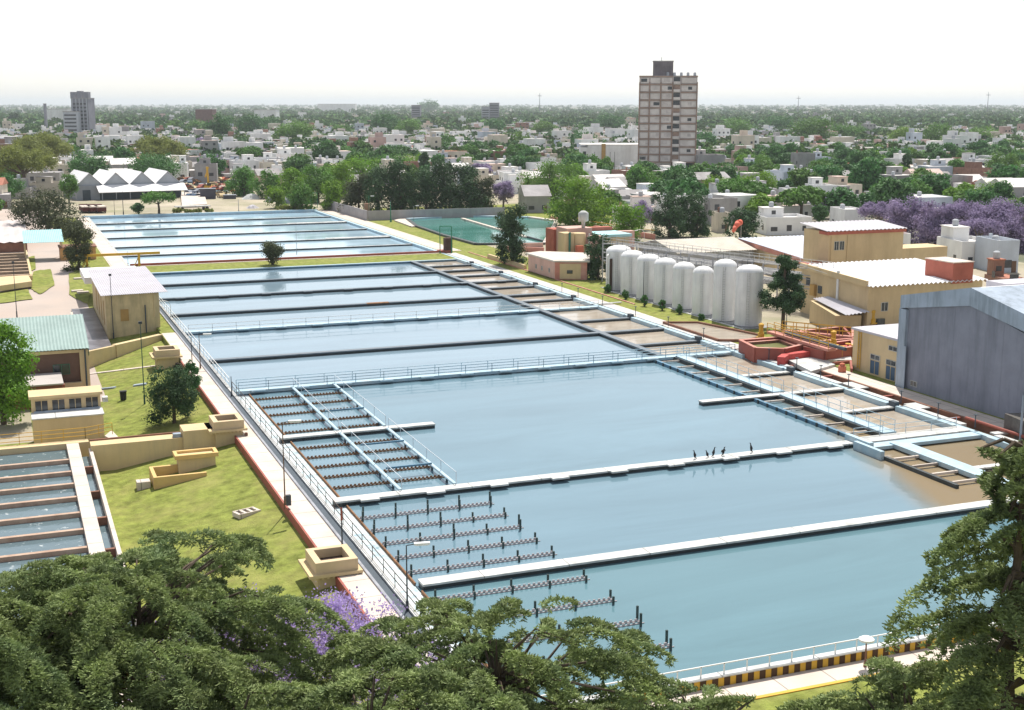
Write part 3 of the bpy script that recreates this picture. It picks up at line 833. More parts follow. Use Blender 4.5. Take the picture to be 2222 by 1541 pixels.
# --- yellow control building
t = thing('control_house', 'ochre two level block with four dark windows and yellow railing in front', 'building', (-16.8, 58, -1.9))
MB().box(-20.0, -13.7, 54.9, 57.6, -3, .95).build('front_block', k_tan, t)
MB().box(-20.0, -13.7, 57.601, 60.4, -3, 2.35).build('back_block', k_tan, t)
MB().box(-20.2, -13.5, 57.45, 60.6, 2.35, 2.62).build('roof', k_cream, t)
MB().box(-20.1, -13.6, 54.8, 57.55, .95, 1.06).build('terrace_slab', k_conc, t)
for i in range(4): win(t, 'y-', -19.1 + i * 1.53, 1.15, 1.12, 1.0, 57.6, k_glass, k_cream)
MB().box(-19.8, -13.8, 57.25, 57.44, 1.061, 1.2).build('gutter', k_slate2, t)
MB().prism([(-13.69, 54.9), (-12.8, 52.2), (-12.3, 52.2), (-12.9, 57)], -2, -1.15).build('side_ramp', k_path, t)
MB().box(-13.5, -13.0, 57.8, 58.6, 1.5, 1.95).build('lamp_box', k_conc, t)
# --- yellow railings in front
t = tag(railing_mb(railing_mb(MB(), (-27, 51.4, -.45), (-15.6, 51.4, -.45), 1.1, 1.9, 3, .035), (-15.6, 51.4, -.45), (-13.2, 51.4, -.2), 1.1, 1.2, 3, .035).build('yellow_railing', k_yel, loc=(-20, 51.4, -.5)), 'yellow three rail fence in front of the ochre control block', 'railing')
# --- filter tanks at lower left
t = thing('filter_tanks', 'row of pale walled filter tanks with rushing water at lower left', 'tank', (-22, 38, -1.9))
mb = MB().box(-17.35, -16.3, -6, 50.2, -4, -.42); mb.build('walkway_slab', k_path, t)
MB().box(-15.55, -15.25, -6, 48, -4, -.45).build('outer_wall', k_path, t)
MB().box(-40, -15.4, 50.21, 51.3, -4, -.4).build('end_wall', k_cream, t)
for y in (45.4, 41.4, 37.6, 33.7, 29.4, 25.2, 21, 16.8, 12.6, 8.4, 4.2):
    MB().box(-40, -17.351, y - .2, y + .2, -4, -.6).build('cross_wall', M('pinkish_concrete', (.50, .36, .27), .9, .15, .5, stain=(.24, .12, .08), st_amt=.6, st_scale=.8), t)
for y in (42.3, 34.6, 27.5, 20, 12): MB().box(-16.29, -15.56, y - .15, y + .15, -3, -.6).build('baffle', k_brown, t)
sheet('water_filters', rect(-40, -17.36, -6, 50.2), -.95, w_filter)
sheet('water_filters', rect(-16.3, -15.55, -6, 48), -1.2, w_filter)
# lower the lawn edge under the tanks is hidden by their walls
# --- brick building with blue green roof
t = thing('brick_house', 'dark brick house with blue green sheet roof behind the ochre control block', 'house', (-18, 85, -2))
MB().prism_x([(81.2, -3), (90, -3), (90, 5.0), (81.2, 2.75)], -28, -13.9).build('wall', k_brick, t)
mb = MB(); corr(mb, (-28.2, 80.7, 2.8), (-28.2, 90.3, 5.25), (-13.2, 80.7, 2.8), (-13.2, 90.3, 5.25), 40, .03); mb.build('roof', k_greenroof, t)
MB().prism_x([(80.9, 2.6), (90.3, 5.05), (90.3, 4.3), (80.9, 1.9)], -13.35, -13.25).build('gable_board', M('dark_green_paint', (.05, .16, .11)), t)
MB().box(-14.3, -13.3, 80.9, 82.0, -3, 2.6).build('corner_column', k_tan, t)
MB().tube((-13.7, 80.8, -2.5), (-13.7, 80.8, 2.6), .09, n=6).build('downpipe', k_dark, t)
win(t, 'y-', -16.3, -.1, 1.7, 1.1, 81.2, k_glass, M('dark_green_paint', (.05, .16, .11)))
MB().box(-28, -14.3, 81.0, 81.19, 2.3, 2.65).build('lintel_band', k_tan, t)
t = thing('lean_to', 'red brick lean-to in front of the dark brick house', 'outbuilding', (-20, 76, -2))
MB().box(-26, -16.6, 74.6, 80.6, -3, .1).build('wall', k_redbrick, t)
MB().box(-26.1, -16.4, 74.4, 80.7, .1, .25).build('roof', k_roofgrey, t)
MB().box(-16.59, -16.3, 74.4, 75.0, -2.5, .09).build('red_post', k_red, t)
MB().box(-16.3, -14.2, 80.2, 80.75, -1.9, -1.0).build('ochre_base', k_tan, t)
# --- low walls, ramp and lawn edges by the shed
t = thing('curved_ramp_wall', 'ochre retaining wall stepping down below the ochre shed', 'wall', (-10, 95, -1))
MB().bar((-13.1, 94.5, -.15), (-9.3, 97.4, -.1), .5, 2.2).build('wall_body', k_cream, t)
MB().bar((-9.3, 97.4, .0), (-3.0, 102.5, .1), .8, 1.6).build('wall_body', k_cream, t)
MB().bar((-13.4, 94.3, -.1), (-13.0, 125, .3), .35, 2.0).build('wall_body', k_path, t)
struct(sheet('ramp_channel', [(-12.8, 96.5), (-9.4, 99.5), (-9.4, 134), (-12.6, 134)], -.62, M('wet_dark_concrete', (.12, .11, .12), .35, .35, .5, stain=(.3, .3, .33), st_amt=.5)))
def gpath(pts, w, m, z=.06):
    mb = MB()
    for a, b in zip(pts[:-1], pts[1:]): mb.bar((a.x, a.y, a.z + z), (b.x, b.y, b.z + z), w, .2)
    return struct(mb.build('path', m))
gpath([gat(192, 812), gat(330, 795), gat(385, 790)], .7, k_path)
gpath([gat(215, 846), gat(250, 842)], .5, k_slate2, .15)
gpath([gat(290, 838), gat(318, 834)], .6, k_slate2, .15)
# --- bins on the lawn
g = gat(268, 868)
t = thing('litter_bin', 'small black bin standing on the lawn', 'bin', g)
MB().frame(g).lathe([(.32, 0), (.36, .9), (.3, .95)], 10).build('bin_body', k_black, t)
MB().frame(g).box(-.38, .38, -.3, .3, .95, 1.02).build('lid', k_black, t)
# --- canopy and far filter rows
t = thing('canopy', 'open sided canopy with pale turquoise roof over the yard', 'canopy', (-14, 198, 0))
mb = MB(); corr(mb, (-18.0, 193.4, 3.7), (-18.0, 201.5, 5.4), (-10.6, 193.4, 3.7), (-10.6, 201.5, 5.4), 22, .04); mb.build('roof', M('turquoise_sheet', (.36, .60, .62), .6, .08), t)
for x in (-17.7, -11):
    for y in (194, 201): MB().box(x - .12, x + .12, y - .12, y + .12, 0, 3.8 if y < 200 else 5.1).build('post', k_tan, t)
t = thing('ochre_hut', 'ochre hut half hidden by the bush beside the canopy', 'hut', (-9, 196, 0))
MB().box(-11.4, -4.8, 193.5, 198.5, 0, 2.4).build('wall', M('orange_plaster', (.52, .29, .12), .9, .15), t)
MB().box(-11.6, -4.6, 193.2, 198.8, 2.4, 2.6).build('roof', k_brown, t)
t = thing('old_filter_rows', 'rows of dark open filter tanks in ochre walls at the left edge', 'tank', (-22, 180, 0))
for i in range(8):
    y = 168 + i * 5.0
    MB().box(-40, -17.6, y, y + .9, 0, .75).build('cross_wall', M('old_tan_concrete', (.40, .29, .20), .9, .25, .5), t)
    MB().box(-40, -17.9, y + 1.1, y + 5.0, 0, .12).build('tank_bed', M('dark_sludge', (.05, .035, .03), .8, .4, .4, stain=(.10, .12, .05)), t)
MB().box(-17.6, -17.2, 167, 208, 0, .8).build('end_wall', k_tan, t)
MB().box(-40, -17.2, 166.2, 167, 0, .7).build('end_wall', k_tan, t)
MB().prism([at(0, 612)[:2], at(62, 608)[:2], at(70, 622)[:2], at(0, 632)[:2]], 0, .9).build('ramp', k_tan, t)
t = thing('low_grey_shed', 'long low shed with ribbed pale roof at the left edge', 'shed', (-24, 222, 0))
mb = MB(); corr(mb, (-42, 212, 2.1), (-42, 250, 3.4), (-16.6, 212, 2.1), (-16.6, 250, 3.4), 12, .12); mb.build('roof', M('pinkish_sheet_roof', (.56, .50, .48), .8, .12, .3), t)
MB().prism_x([(212.5, 0), (249, 0), (249, 3.2), (212.5, 1.9)], -41, -17).build('wall', k_brown, t)

# --- eight white silos
silos = [(1316, 1373, 632, 532), (1348, 1400, 641, 543), (1383, 1436, 652, 551), (1420, 1470, 662, 559), (1461, 1510, 673, 568), (1504, 1550, 686, 577), (1549, 1600, 699, 562), (1598, 1658, 711, 574)]
sl = ['farthest white silo with a pipe down its left side', 'second white silo from the far end', 'third white silo from the far end, behind a thin pole', 'fourth white silo from the far end', 'fifth white silo from the far end', 'shortest white silo, just left of the two tallest', 'tall white silo second from the near end', 'tall widest white silo nearest the red tanks']
SIL = []
for i, (x0, x1, yb, yt) in enumerate(silos):
    p = at((x0 + x1) / 2, yb, 0)
    r = (x1 - x0) / 2 * fwd(p) / F_PX
    p = p + Vector((math.sin(YAW), math.cos(YAW), 0)) * r
    h = zat(yt, p) 
    SIL.append((p, r, h))
    t = thing('silo', sl[i], 'silo', p, 'eight white silos in a row')
    MB().frame(p).lathe([(r, .1), (r, .12), (r, .8), (r, h - 1.6), (r, h - 1.06), (r, h - 1.05)], 40).build('tank_body', k_tank, t, smooth=True)
    mb = MB().frame(p)
    for q_ in range(1, 5): mb.lathe([(r, h * q_ * .19), (r + .025, h * q_ * .19), (r + .025, h * q_ * .19 + .07), (r, h * q_ * .19 + .07)], 40)
    mb.build('seams', k_tank, t)
    mb = MB().frame(p)
    for s_ in (-.2, .2): mb.box(-r * .62 + s_ - .02, -r * .62 + s_ + .02, -r * .84 - .1, -r * .84 - .05, .2, h - .9)
    for q_ in range(20): mb.box(-r * .62 - .2, -r * .62 + .2, -r * .84 - .09, -r * .84 - .06, .4 + q_ * .35, .43 + q_ * .35)
    mb.build('ladder', k_conc, t)
    MB().frame(p).lathe([(r * 1.012, h - 1.045), (r * 1.012, h - .98), (r * 1.0, h - .9), (r * .95, h - .66), (r * .8, h - .36), (r * .5, h - .12), (.12, h)], 40).build('domed_top', k_tank, t, smooth=True)
    MB().frame(p).lathe([(r * 1.06, -.02), (r * 1.06, .12), (r * .98, .12)], 40).build('base_ring', k_dark, t)
    MB().frame(p).tube((-r * .5, -r * .93, .2), (-r * .5, -r * .93, h - 1.4), .05, n=5).build('vent_pipe', k_tank, t)
    mb = MB().frame(p)
    railing_mb(mb, (-.9, .6, h - .3), (.9, .6, h - .3), .9, .9, 2, .03); mb.build('top_rail', k_dark, t)
    if i == 0:
        mb = MB().frame(p); mb.tube((-r - .4, -.8, 0), (-r - .4, -.8, h - 1.6), .14, n=8); mb.tube((-r - .4, -.8, h - 1.6), (-r + .3, -.3, h - 1.2), .14, n=8); mb.build('side_pipe', k_white, t)
        MB().frame(p).box(-r - .1, -r + .2, -1.4, -1.1, 0, h - 2).build('side_post', M('dark_brown_steel', (.12, .07, .05)), t)
pp = [s[0] for s in SIL]
struct(MB().bar(pp[0] + Vector((-2.4, 0, .1)), pp[-1] + Vector((-2.4, -3, .1)), .35, .3).build('kerb', k_conc))
struct(MB().bar(pp[0] + Vector((0, 3, .09)), pp[-1] + Vector((0, -3, .09)), 3.8, .3).build('silo_plinth', M('grey_plinth', (.3, .3, .3))))
# pipe rack behind the silos
t = thing('pipe_rack', 'long lattice of grey pipes and walkways behind the white silos', 'pipe rack', (80, 110, 0))
a = Vector((73.5, 128, 0)); b = Vector((86.5, 84, 0)); n = 9
fr_, bm_ = MB(), MB()
for i in range(n + 1):
    o = a.lerp(b, i / n)
    for dx in (0, 2.6):
        fr_.box(o.x + dx - .09, o.x + dx + .09, o.y - .09, o.y + .09, 0, 6.6)
    for z in (3.6, 5.0, 6.5): fr_.box(o.x, o.x + 2.6, o.y - .06, o.y + .06, z - .12, z)
fr_.build('frames', M('grey_steel', (.36, .36, .38), .6), t)
for z in (3.7, 4.2, 5.1, 5.6, 6.6):
    for dx in (.1, .9, 1.7, 2.5):
        mb = MB(); mb.tube(a + Vector((dx, 0, z)), b + Vector((dx, 0, z)), .07 if z < 6 else .05, n=5); mb.build('pipe', M('grey_steel', (.36, .36, .38), .6) if dx != .9 else k_conc, t)
mb = MB(); railing_mb(mb, a + Vector((0, 0, 6.6)), b + Vector((0, 0, 6.6)), 1.0, 2.0, 2, .04); railing_mb(mb, a + Vector((2.6, 0, 6.6)), b + Vector((2.6, 0, 6.6)), 1.0, 2.0, 2, .04); mb.build('railing', k_conc, t)

# --- pink low house and ochre tank tower
t = thing('pink_house', 'low pink house with grey flat roof beside the lawn', 'house', (69, 138, 0))
MB().prism([(66.9, 133.2), (71.9, 130.9), (77, 141.5), (70, 147), (66.9, 145.4)], -.1, 3.1).build('wall', k_pink, t)
MB().prism([(66.6, 132.9), (72.2, 130.4), (77.4, 141.7), (70.1, 147.5), (66.6, 145.8)], 3.1, 3.35).build('roof', M('pale_flat_roof', (.56, .52, .46), .9, .12), t)
for y in (141.6, 138.9, 135.6): win(t, 'x-', y, 1.0, .5, .7, 66.9)
MB().bar((66.85, 133.15, 3.05), (71.9, 130.82, 3.05), .06, 3.0).build('red_frame', k_redtop, t)
MB().bar((67.6, 132.72, 2.8), (70.9, 131.2, 2.8), .1, 2.6).build('ochre_panel', k_tan, t)
MB().bar((68.7, 132.15, 1.7), (69.6, 131.75, 1.7), .12, .6).build('window', k_glass, t)
t = thing('ochre_tank_house', 'ochre building of tall tanks with red roof edges and a grey drum on top', 'building', (80, 152, 0))
MB().box(75.0, 76.9, 147.5, 150.5, 0, 6.4).build('slab_tower', k_cream, t)
mb = MB().frame((78.2, 148.4, 0)); mb.lathe([(1.35, 0), (1.35, 6.2), (1.3, 6.3)], 20); mb.build('round_tower', k_cream, t, smooth=True)
mb = MB().frame((80.9, 147.0, 0)); mb.lathe([(1.4, 0), (1.4, 5.7), (1.3, 5.8)], 20); mb.build('round_tower', k_pink, t, smooth=True)
MB().box(82.4, 88.2, 147.2, 154, 0, 5.4).build('wall', k_tan, t)
MB().box(82.2, 88.6, 146.9, 154.2, 5.4, 5.9).build('roof', M('turquoise_sheet', (.36, .60, .62)), t)
MB().box(77.0, 82.19, 151, 156, 0, 6.9).build('wall', k_pink, t)
MB().box(76.5, 83, 156.1, 160, 0, 6.3).build('red_parapet', M('brick_red_plaster', (.42, .13, .09), .9, .15), t)
MB().box(82.2, 88, 154.3, 156, 0, 6.6).build('red_parapet', M('brick_red_plaster', (.42, .13, .09)), t)
MB().box(84, 95, 158.5, 160, 0, 5.2).build('pink_parapet', k_pink, t)
MB().tube((75.9, 147.2, 0), (75.9, 147.2, 6.6), .22, n=8).build('green_pipe', M('dark_green_paint', (.05, .16, .11)), t)
MB().tube((79.6, 146.6, .5), (79.6, 146.6, 6.3), .15, n=8).build('grey_pipe', k_conc, t)
mb = MB().frame((80.6, 151.5, 0)); mb.lathe([(.35, 6.4), (.35, 8.0), (.95, 8.2), (.95, 9.7), (.4, 10.1)], 16); mb.build('water_drum', k_conc, t, smooth=True)
MB().box(76.8, 78.0, 145.6, 146.7, 2.2, 4.2).build('red_cabinet', M('orange_red_paint', (.55, .17, .10)), t)
# low red and ochre walls around
for k, (pa, pb, hh, m, lab) in enumerate(((at(1095, 545), at(1180, 548), 1.0, k_redtop, 'low faded red wall left of the ochre tank house'), (at(1060, 560), at(1140, 585), .8, k_tan, 'low ochre wall beside the narrow dark tree'), (at(1110, 538), at(1178, 536), .9, k_pink, 'low pink wall between the green pool and ochre tanks'), (at(1290, 500), at(1420, 520), 1.2, k_redtop, 'long faded red wall with yellow rail behind the ochre tank house'), (at(1195, 478), at(1300, 500), 1.0, k_redtop, 'faded red wall at the right corner of the green pool'))):
    w = tag(MB().bar(pa + Vector((0, 0, hh)), pb + Vector((0, 0, hh)), .5, hh + .1).build('low_wall', m, loc=pa), lab, 'wall')
    if k > 2: MB().bar(pa + Vector((0, 0, hh + .9)), pb + Vector((0, 0, hh + .9)), .09, .12).build('rail', k_yel, w)

# --- green pool
pool = [at(884, 478), at(1000, 471), at(1150, 474), at(1208, 482), at(1182, 531), at(1033, 532), at(960, 512), at(902, 492)]
sheet('pool_water', [(p.x, p.y) for p in pool], .12, w_pool)
t = thing('pool_kerb', 'pale and light blue rim round the green pool', 'kerb', (90, 230, 0))
for i in range(8):
    a, b = pool[i], pool[(i + 1) % 8]
    MB().bar(a + Vector((0, 0, .45 if i > 3 else .5)), b + Vector((0, 0, .45 if i > 3 else .5)), .9 if i > 2 else 1.6, .7).build('rim_side', k_blue if i in (0, 1) else k_path if i in (2, 3) else k_side, t)
t = tag(MB().bar(at(1003, 473, .5), at(1140, 513, .5), .9, .7).build('pool_divider', k_path, loc=at(1003, 473)), 'pale divider wall slanting across the green pool', 'wall')
tag(MB().bar(at(1143, 512, .5), at(1182, 522, .5), .6, .7).build('pool_divider', k_side, loc=at(1143, 512)), 'dark divider at the right end of the green pool', 'wall')
struct(MB().prism([at(855, 480)[:2], at(882, 474)[:2], at(903, 493)[:2], at(893, 494)[:2]], 0, .3).build('path', k_path))
# --- grey boundary wall
k_bw = M('grey_boundary_concrete', (.36, .34, .34), .9, .15, .3, stain=(.24, .22, .22), st_amt=.6, st_scale=.3, streak=True)
t = thing('boundary_wall', 'grey concrete boundary wall in front of the long dark tree row', 'wall', (66, 260, 0))
p0, p1, p2 = at(706, 452), at(797, 479), at(1095, 470)
MB().bar(p0 + Vector((0, 0, 2.6)), p1 + Vector((0, 0, 2.6)), .3, 2.7).build('wall_panel', k_bw, t)
MB().bar(p1 + Vector((0.3, 0.2, 2.5)), p2 + Vector((0, 0, 2.5)), .3, 2.6).build('wall_panel', k_bw, t)
tag(MB().box(68, 69.2, 262, 263.2, 0, 4.0).build('brick_pier', M('brown_brick', (.30, .18, .12), .9, .2), loc=(68.5, 262.5, 0)), 'brown brick pier behind the grey boundary wall', 'pier')
tag(MB().frame(at(972, 548)).box(-.75, .75, -.7, .7, 0, 3.0).build('dark_kiosk', M('dark_brown_brick', (.09, .05, .04), .9, .2), loc=at(972, 548)), 'tall dark brown kiosk at the right end of the red wall', 'kiosk')
# --- red structures by the path
def ring(name, pts, w, z0, z1, m, parent, top=None):
    mb = MB(); n = len(pts)
    for i in range(n):
        a, b = Vector(pts[i]), Vector(pts[(i + 1) % n])
        mb.bar((a.x, a.y, z1), (b.x, b.y, z1), w, z1 - z0)
    o = mb.build(name, m, parent)
    if top:
        mb = MB()
        for i in range(n):
            a, b = Vector(pts[i]), Vector(pts[(i + 1) % n])
            mb.bar((a.x, a.y, z1 + .05 + .004 * i), (b.x, b.y, z1 + .05 + .004 * i), w + .1, .045)
        mb.build('coping', top, parent)
    return o
t = thing('red_settling_tank', 'red walled tank with still green water beside the inlet bays', 'tank', at(1660, 770))
zt = 1.5
P1 = [at(x, y, zt) for x, y in ((1606, 738), (1695, 731), (1740, 748), (1702, 757), (1640, 755))]
ring('tank_wall', P1, .35, -.3, zt, k_red, t, k_redtop)
ring('inner_wall', [p.lerp(sum(P1, Vector()) / 5, .16) for p in P1], .3, -.3, zt - .25, k_brown, t, k_redtop)
sheet('tank_water', [(p.x, p.y) for p in P1], zt - .55, w_muck)
for k, (pts, lab) in enumerate((([(1700, 722), (1830, 709), (1850, 712), (1853, 735), (1765, 741)], 'farther red walled tank below the pine'), ([(1745, 752), (1850, 738), (1852, 752), (1790, 762)], 'small red walled tank with yellow valves before the small ochre house'))):
    t = thing('red_tank', lab, 'tank', at(*pts[0]))
    Pk = [at(x, y, 1.4) for x, y in pts]
    ring('tank_wall', Pk, .35, -.2, 1.4, k_red, t, k_redtop)
    for a, b in ((0, 3), (1, 3)) if k == 0 else ((0, 2),):
        MB().bar(Pk[a] + Vector((0, 0, .0)), Pk[b] + Vector((0, 0, .0)), .3, 1.3).build('inner_wall', k_red, t)
    sheet('tank_water', [(p.x, p.y) for p in Pk], .5, w_muck)
t = thing('red_channel', 'bright red curved channel wall above the pale slab', 'channel', at(1700, 790))
pts = [at(x, y, 1.0) for x, y in ((1695, 775), (1705, 768), (1750, 762), (1800, 755), (1850, 748))]
for i in range(4): MB().bar(pts[i] + Vector((0, 0, 0)), pts[i + 1] + Vector((0, 0, 0)), .9, 1.1).build('channel_side', M('bright_red_paint', (.50, .07, .06), .6, .15), t)
t = thing('red_walkway', 'pinkish walkway with yellow railings over the red tanks', 'walkway', at(1740, 745))
a, b = at(1672, 718, 1.9), at(1805, 757, 1.9)
MB().bar(a, b, 1.1, .3).build('deck', k_redtop, t)
sd_ = Vector((-(b - a).y, (b - a).x, 0)).normalized() * .5
for s in (-1, 1):
    mb = MB(); railing_mb(mb, a + sd_ * s, b + sd_ * s, 1.05, 1.8, 2, .045); mb.build('railing', k_yel, t)
a2, b2 = at(1700, 716, 1.6), at(1850, 730, 1.6)
t = thing('yellow_walkway', 'second walkway with yellow railings farther back over the red tanks', 'walkway', a2)
MB().bar(a2, b2, .8, .25).build('deck', k_redtop, t)
for dy in (-.35, .35):
    mb = MB(); railing_mb(mb, a2 + Vector((0, dy, 0)), b2 + Vector((0, dy, 0)), 1.1, 1.6, 2, .045); mb.build('railing', k_yel, t)
for k, (x, y, lab) in enumerate(((1651, 731, 'tall yellow motor on the corner of the green water tank'), (1893, 700, 'yellow motor near the ochre plant hall'), (1808, 748, 'yellow motor at the near end of the pinkish walkway'))):
    p = at(x, y, 1.4)
    t = thing('yellow_motor', lab, 'motor', p, 'yellow drive motors')
    mb = MB().frame(p); mb.lathe([(.4, 0), (.4, .5), (.28, .55), (.28, 1.3), (.34, 1.32), (.34, 1.6), (.1, 1.75)], 12); mb.build('motor_body', k_yel, t)
    MB().frame(p).box(-.45, .45, -.45, .45, -.15, 0).build('mount', k_yel, t)
for k in range(7):
    p = at(1800 + k * 13 - (k > 4) * 45, 772 + (k % 3) * 3 + (k > 4) * 12, .2)
    if k < 5:
        t = thing('pipe_valve', 'yellow pipe with hand wheel among the red tanks', 'valve', p, 'yellow valves among the red tanks')
        MB().tube(p, p + Vector((0, 0, 1.5)), .1, n=6).build('riser', k_yel, t)
        MB().frame(p + Vector((0, 0, 1.45))).lathe([(.05, -.05), (.35, -.05), (.35, .05), (.05, .05)], 10).build('hand_wheel', k_yel, t)
t = thing('dark_pipe', 'dark pipe sloping over the red tanks', 'pipe', at(1780, 745))
mb = MB(); mb.tube(at(1705, 722, 2.2), at(1835, 758, 2.2), .22, n=8); mb.build('pipe_run', k_dark, t)
struct(MB().prism([at(1705, 785)[:2], at(1845, 775)[:2], at(1848, 787)[:2], at(1795, 788)[:2], at(1812, 797)[:2], at(1760, 812)[:2]], -.1, .35).build('pale_slab', k_conc))
t = thing('red_low_block', 'bright red low retaining block before the small ochre house', 'block', at(1830, 800))
MB().bar(at(1800, 787, .34), at(1848, 782, .34), .25, 1.2).build('block_wall', k_red, t)
MB().bar(at(1846, 782, .45), at(1848, 800, .45), .25, 1.2).build('block_wall', k_red, t)
p = at(1827, 808)
t = thing('red_hydrant', 'small red hydrant on the grass by the small ochre house', 'hydrant', p)
MB().frame(p).lathe([(.45, 0), (.45, .7), (.3, .8), (.3, 1.0), (.1, 1.1)], 12).build('hydrant_body', M('orange_red_paint', (.55, .17, .10)), t)
# --- small ochre house with blue doors
t = thing('small_ochre_house', 'small ochre house with two blue doors next to the big grey shed', 'house', (71, 47, 0))
MB().box(68.4, 76, 42.4, 50.6, -.1, 4.6).build('wall', k_tan, t)
MB().box(68.2, 76.2, 42.2, 50.8, 4.6, 4.85).build('roof', k_tin, t)
win(t, 'x-', 46.4, .2, 1.6, 1.5, 68.4, k_bluedoor, k_cream, 'blue_door')
win(t, 'x-', 43.6, .1, 1.6, 1.5, 68.4, k_bluedoor, k_cream, 'blue_door')
win(t, 'x-', 46.4, 1.85, 1.6, .5, 68.4)
win(t, 'x-', 43.6, 1.75, 1.6, .5, 68.4)
win(t, 'x-', 43.4, 3.4, 1.4, .45, 68.4)
mb = MB()
for s in (0, .45): mb.box(68.26, 68.34, 49.0 + s, 49.06 + s, .3, 4.8)
for k in range(14): mb.box(68.26, 68.33, 49.06, 49.45, .5 + k * .32, .54 + k * .32)
mb.build('ladder', M('yellow_paint', (.62, .36, .04)), t)
# --- large blue grey shed, gable wall toward the basins
gx = 67.25
t = thing('grey_gable_shed', 'huge blue grey concrete shed with pale gable beam at the right edge', 'shed', (80, 30, 0))
YA, YB, YC = 41.2, 30.6, 20.0
MB().prism_x([(YA - .9, -.2), (YC, -.2), (YC, 7.9), (YB, 10.4), (YA - .9, 8.8)], gx + .3, 110).build('wall', k_slate, t)
MB().prism_x([(YA, 8.5), (YB, 10.3), (YC - 3, 7.8), (YC - 3, 9.3), (YB, 12.1), (YA, 9.9)], gx, 110.2).build('gable_beam', k_slate2, t)
MB().box(gx - .05, gx + .8, YA - 1.1, YA + .05, -.2, 8.49).build('corner_pillar', k_slate2, t)
MB().box(gx - .08, gx - .051, YA - 1.45, YA - 1.1, -.1, 4.6).build('drain_chute', k_slate2, t)
MB().prism_x([(YB, 12.105), (YA - .5, 10.05), (YA - .5, 9.96), (YB, 12.0)], gx + 1.2, 110.3).build('roof', k_tinw, t)
MB().prism_x([(YB, 12.105), (YC - 6, 7.9), (YC - 6, 7.8), (YB, 12.0)], gx + 1.2, 110.3).build('roof', k_tinw, t)
win(t, 'x-', 38.6, .5, 1.0, .5, gx + .3)
for y in (33.0, 26.0): MB().box(gx + .285, gx + .299, y - .02, y + .02, 0, lerp(y, [20, 30.6, 40.3], [7.8, 10.3, 8.75])).build('panel_joint', k_slate, t)
MB().box(75, 110, YA - 7, YA - 4, 10.9, 11.6).build('roof_vent', k_tin, t)
# --- block and posts at the right edge
t = thing('concrete_block_hut', 'dark stone block hut with grey frame at the right edge above the cedar', 'hut', at(2210, 930))
q = at(2203, 945)
MB().frame(q, -.2).box(0, 3, -1.0, 2, -1, 1.6).build('wall', M('mossy_stone', (.13, .12, .11), .9, .35, 1.5), t)
MB().frame(q, -.2).box(-.25, -.1, -1.2, -1.05, -1, 4.2).box(-.25, 3, -1.2, -1.05, 4.05, 4.2).build('frame', k_slate2, t)
# --- ochre plant halls
t = thing('ochre_plant_hall', 'large ochre hall with white corrugated roof behind the red tanks', 'hall', (92, 78, 0))
MB().prism([(84.2, 69.2), (103, 69.2), (107, 88), (86.5, 88)], -.1, 6.3).build('wall', k_tan, t)
mb = MB(); corr(mb, (84.0, 68.7, 6.35), (86.2, 88.3, 6.9), (103.5, 68.7, 6.35), (107.3, 88.3, 6.9), 26, .13); mb.build('roof', k_tinw, t)
MB().bar((84.15, 69.4, 7.0), (86.4, 88.2, 7.2), .3, .8).build('parapet', k_cream, t)
MB().bar((85.15, 77.4, 7.4), (85.15, 77.0, 7.4), .3, 7.2).build('white_pipe', k_white, t)
for x, z in ((86.9, 2.9), (90.2, 3.3), (94.5, 3.3), (98.5, 3.3)): win(t, 'y-', x, z, 1.0, 1.1, 69.2)
MB().box(85.7, 86.9, 68.9, 69.19, 1.0, 1.9).build('window', k_glass, t)
for y, z in ((85.8, 4.2), (82.2, 3.5)):
    xx = 84.2 + (y - 69.2) * .122
    MB().box(xx - .09, xx + .1, y - .5, y + .5, z, z + 1.1).build('window', k_glass, t)
MB().box(85.5, 86.0, 83.3, 84.4, 3.0, 4.6).build('shutter', k_wood, t)
MB().bar((84.4, 79.5, 3.0), (82.0, 70.2, 2.4), 3.6, 2.9).build('annex', k_tan, t)
mb = MB(); corr(mb, (80.6, 68.8, 2.75), (83.0, 79.8, 3.3), (84.1, 68.6, 3.05), (85.4, 79.6, 3.5), 6, .08); mb.build('annex_roof', k_tin, t)
t = thing('red_roof_block', 'brick red box with pale top at the corner of the white corrugated roof', 'roof block', (100, 72, 6.9))
MB().box(97.6, 101.0, 68.9, 74.6, 6.0, 8.8).build('block_wall', M('brick_red_plaster', (.42, .13, .09), .9, .1), t)
MB().box(97.5, 101.1, 68.8, 74.7, 8.8, 8.92).build('top', k_path, t)
t = thing('tall_ochre_block', 'tall ochre block with red eaves behind the large ochre hall', 'building', (101, 100, 0))
MB().box(97.5, 111.5, 97.2, 104, -.1, 10.4).build('wall', k_tan, t)
MB().box(97.0, 111.8, 96.9, 99.2, 10.0, 10.5).build('red_eave', M('brick_red_plaster', (.42, .13, .09)), t)
mb = MB(); corr(mb, (96.9, 96.8, 10.6), (96.9, 104.4, 11.3), (111.9, 96.8, 10.6), (111.9, 104.4, 11.3), 20, .08); mb.build('roof', k_tin, t)
MB().box(111.51, 121, 98, 103, -.1, 7.2).build('wing', k_tan, t)
for x in (98.9, 99.9): win(t, 'y-', x, 7.6, .75, 1.3, 97.2)
for x in (97.9, 100.9):
    MB().tube((x, 97.1, .5), (x, 97.1, 9.8), .07, n=5).build('downpipe', k_cream, t)
MB().box(94.5, 97.4, 96.5, 100, -.1, 5.2).build('side_block', k_cream, t)
MB().box(93.9, 97.4, 96.0, 100.2, 5.2, 5.6).build('red_ledge', M('brick_red_plaster', (.42, .13, .09)), t)
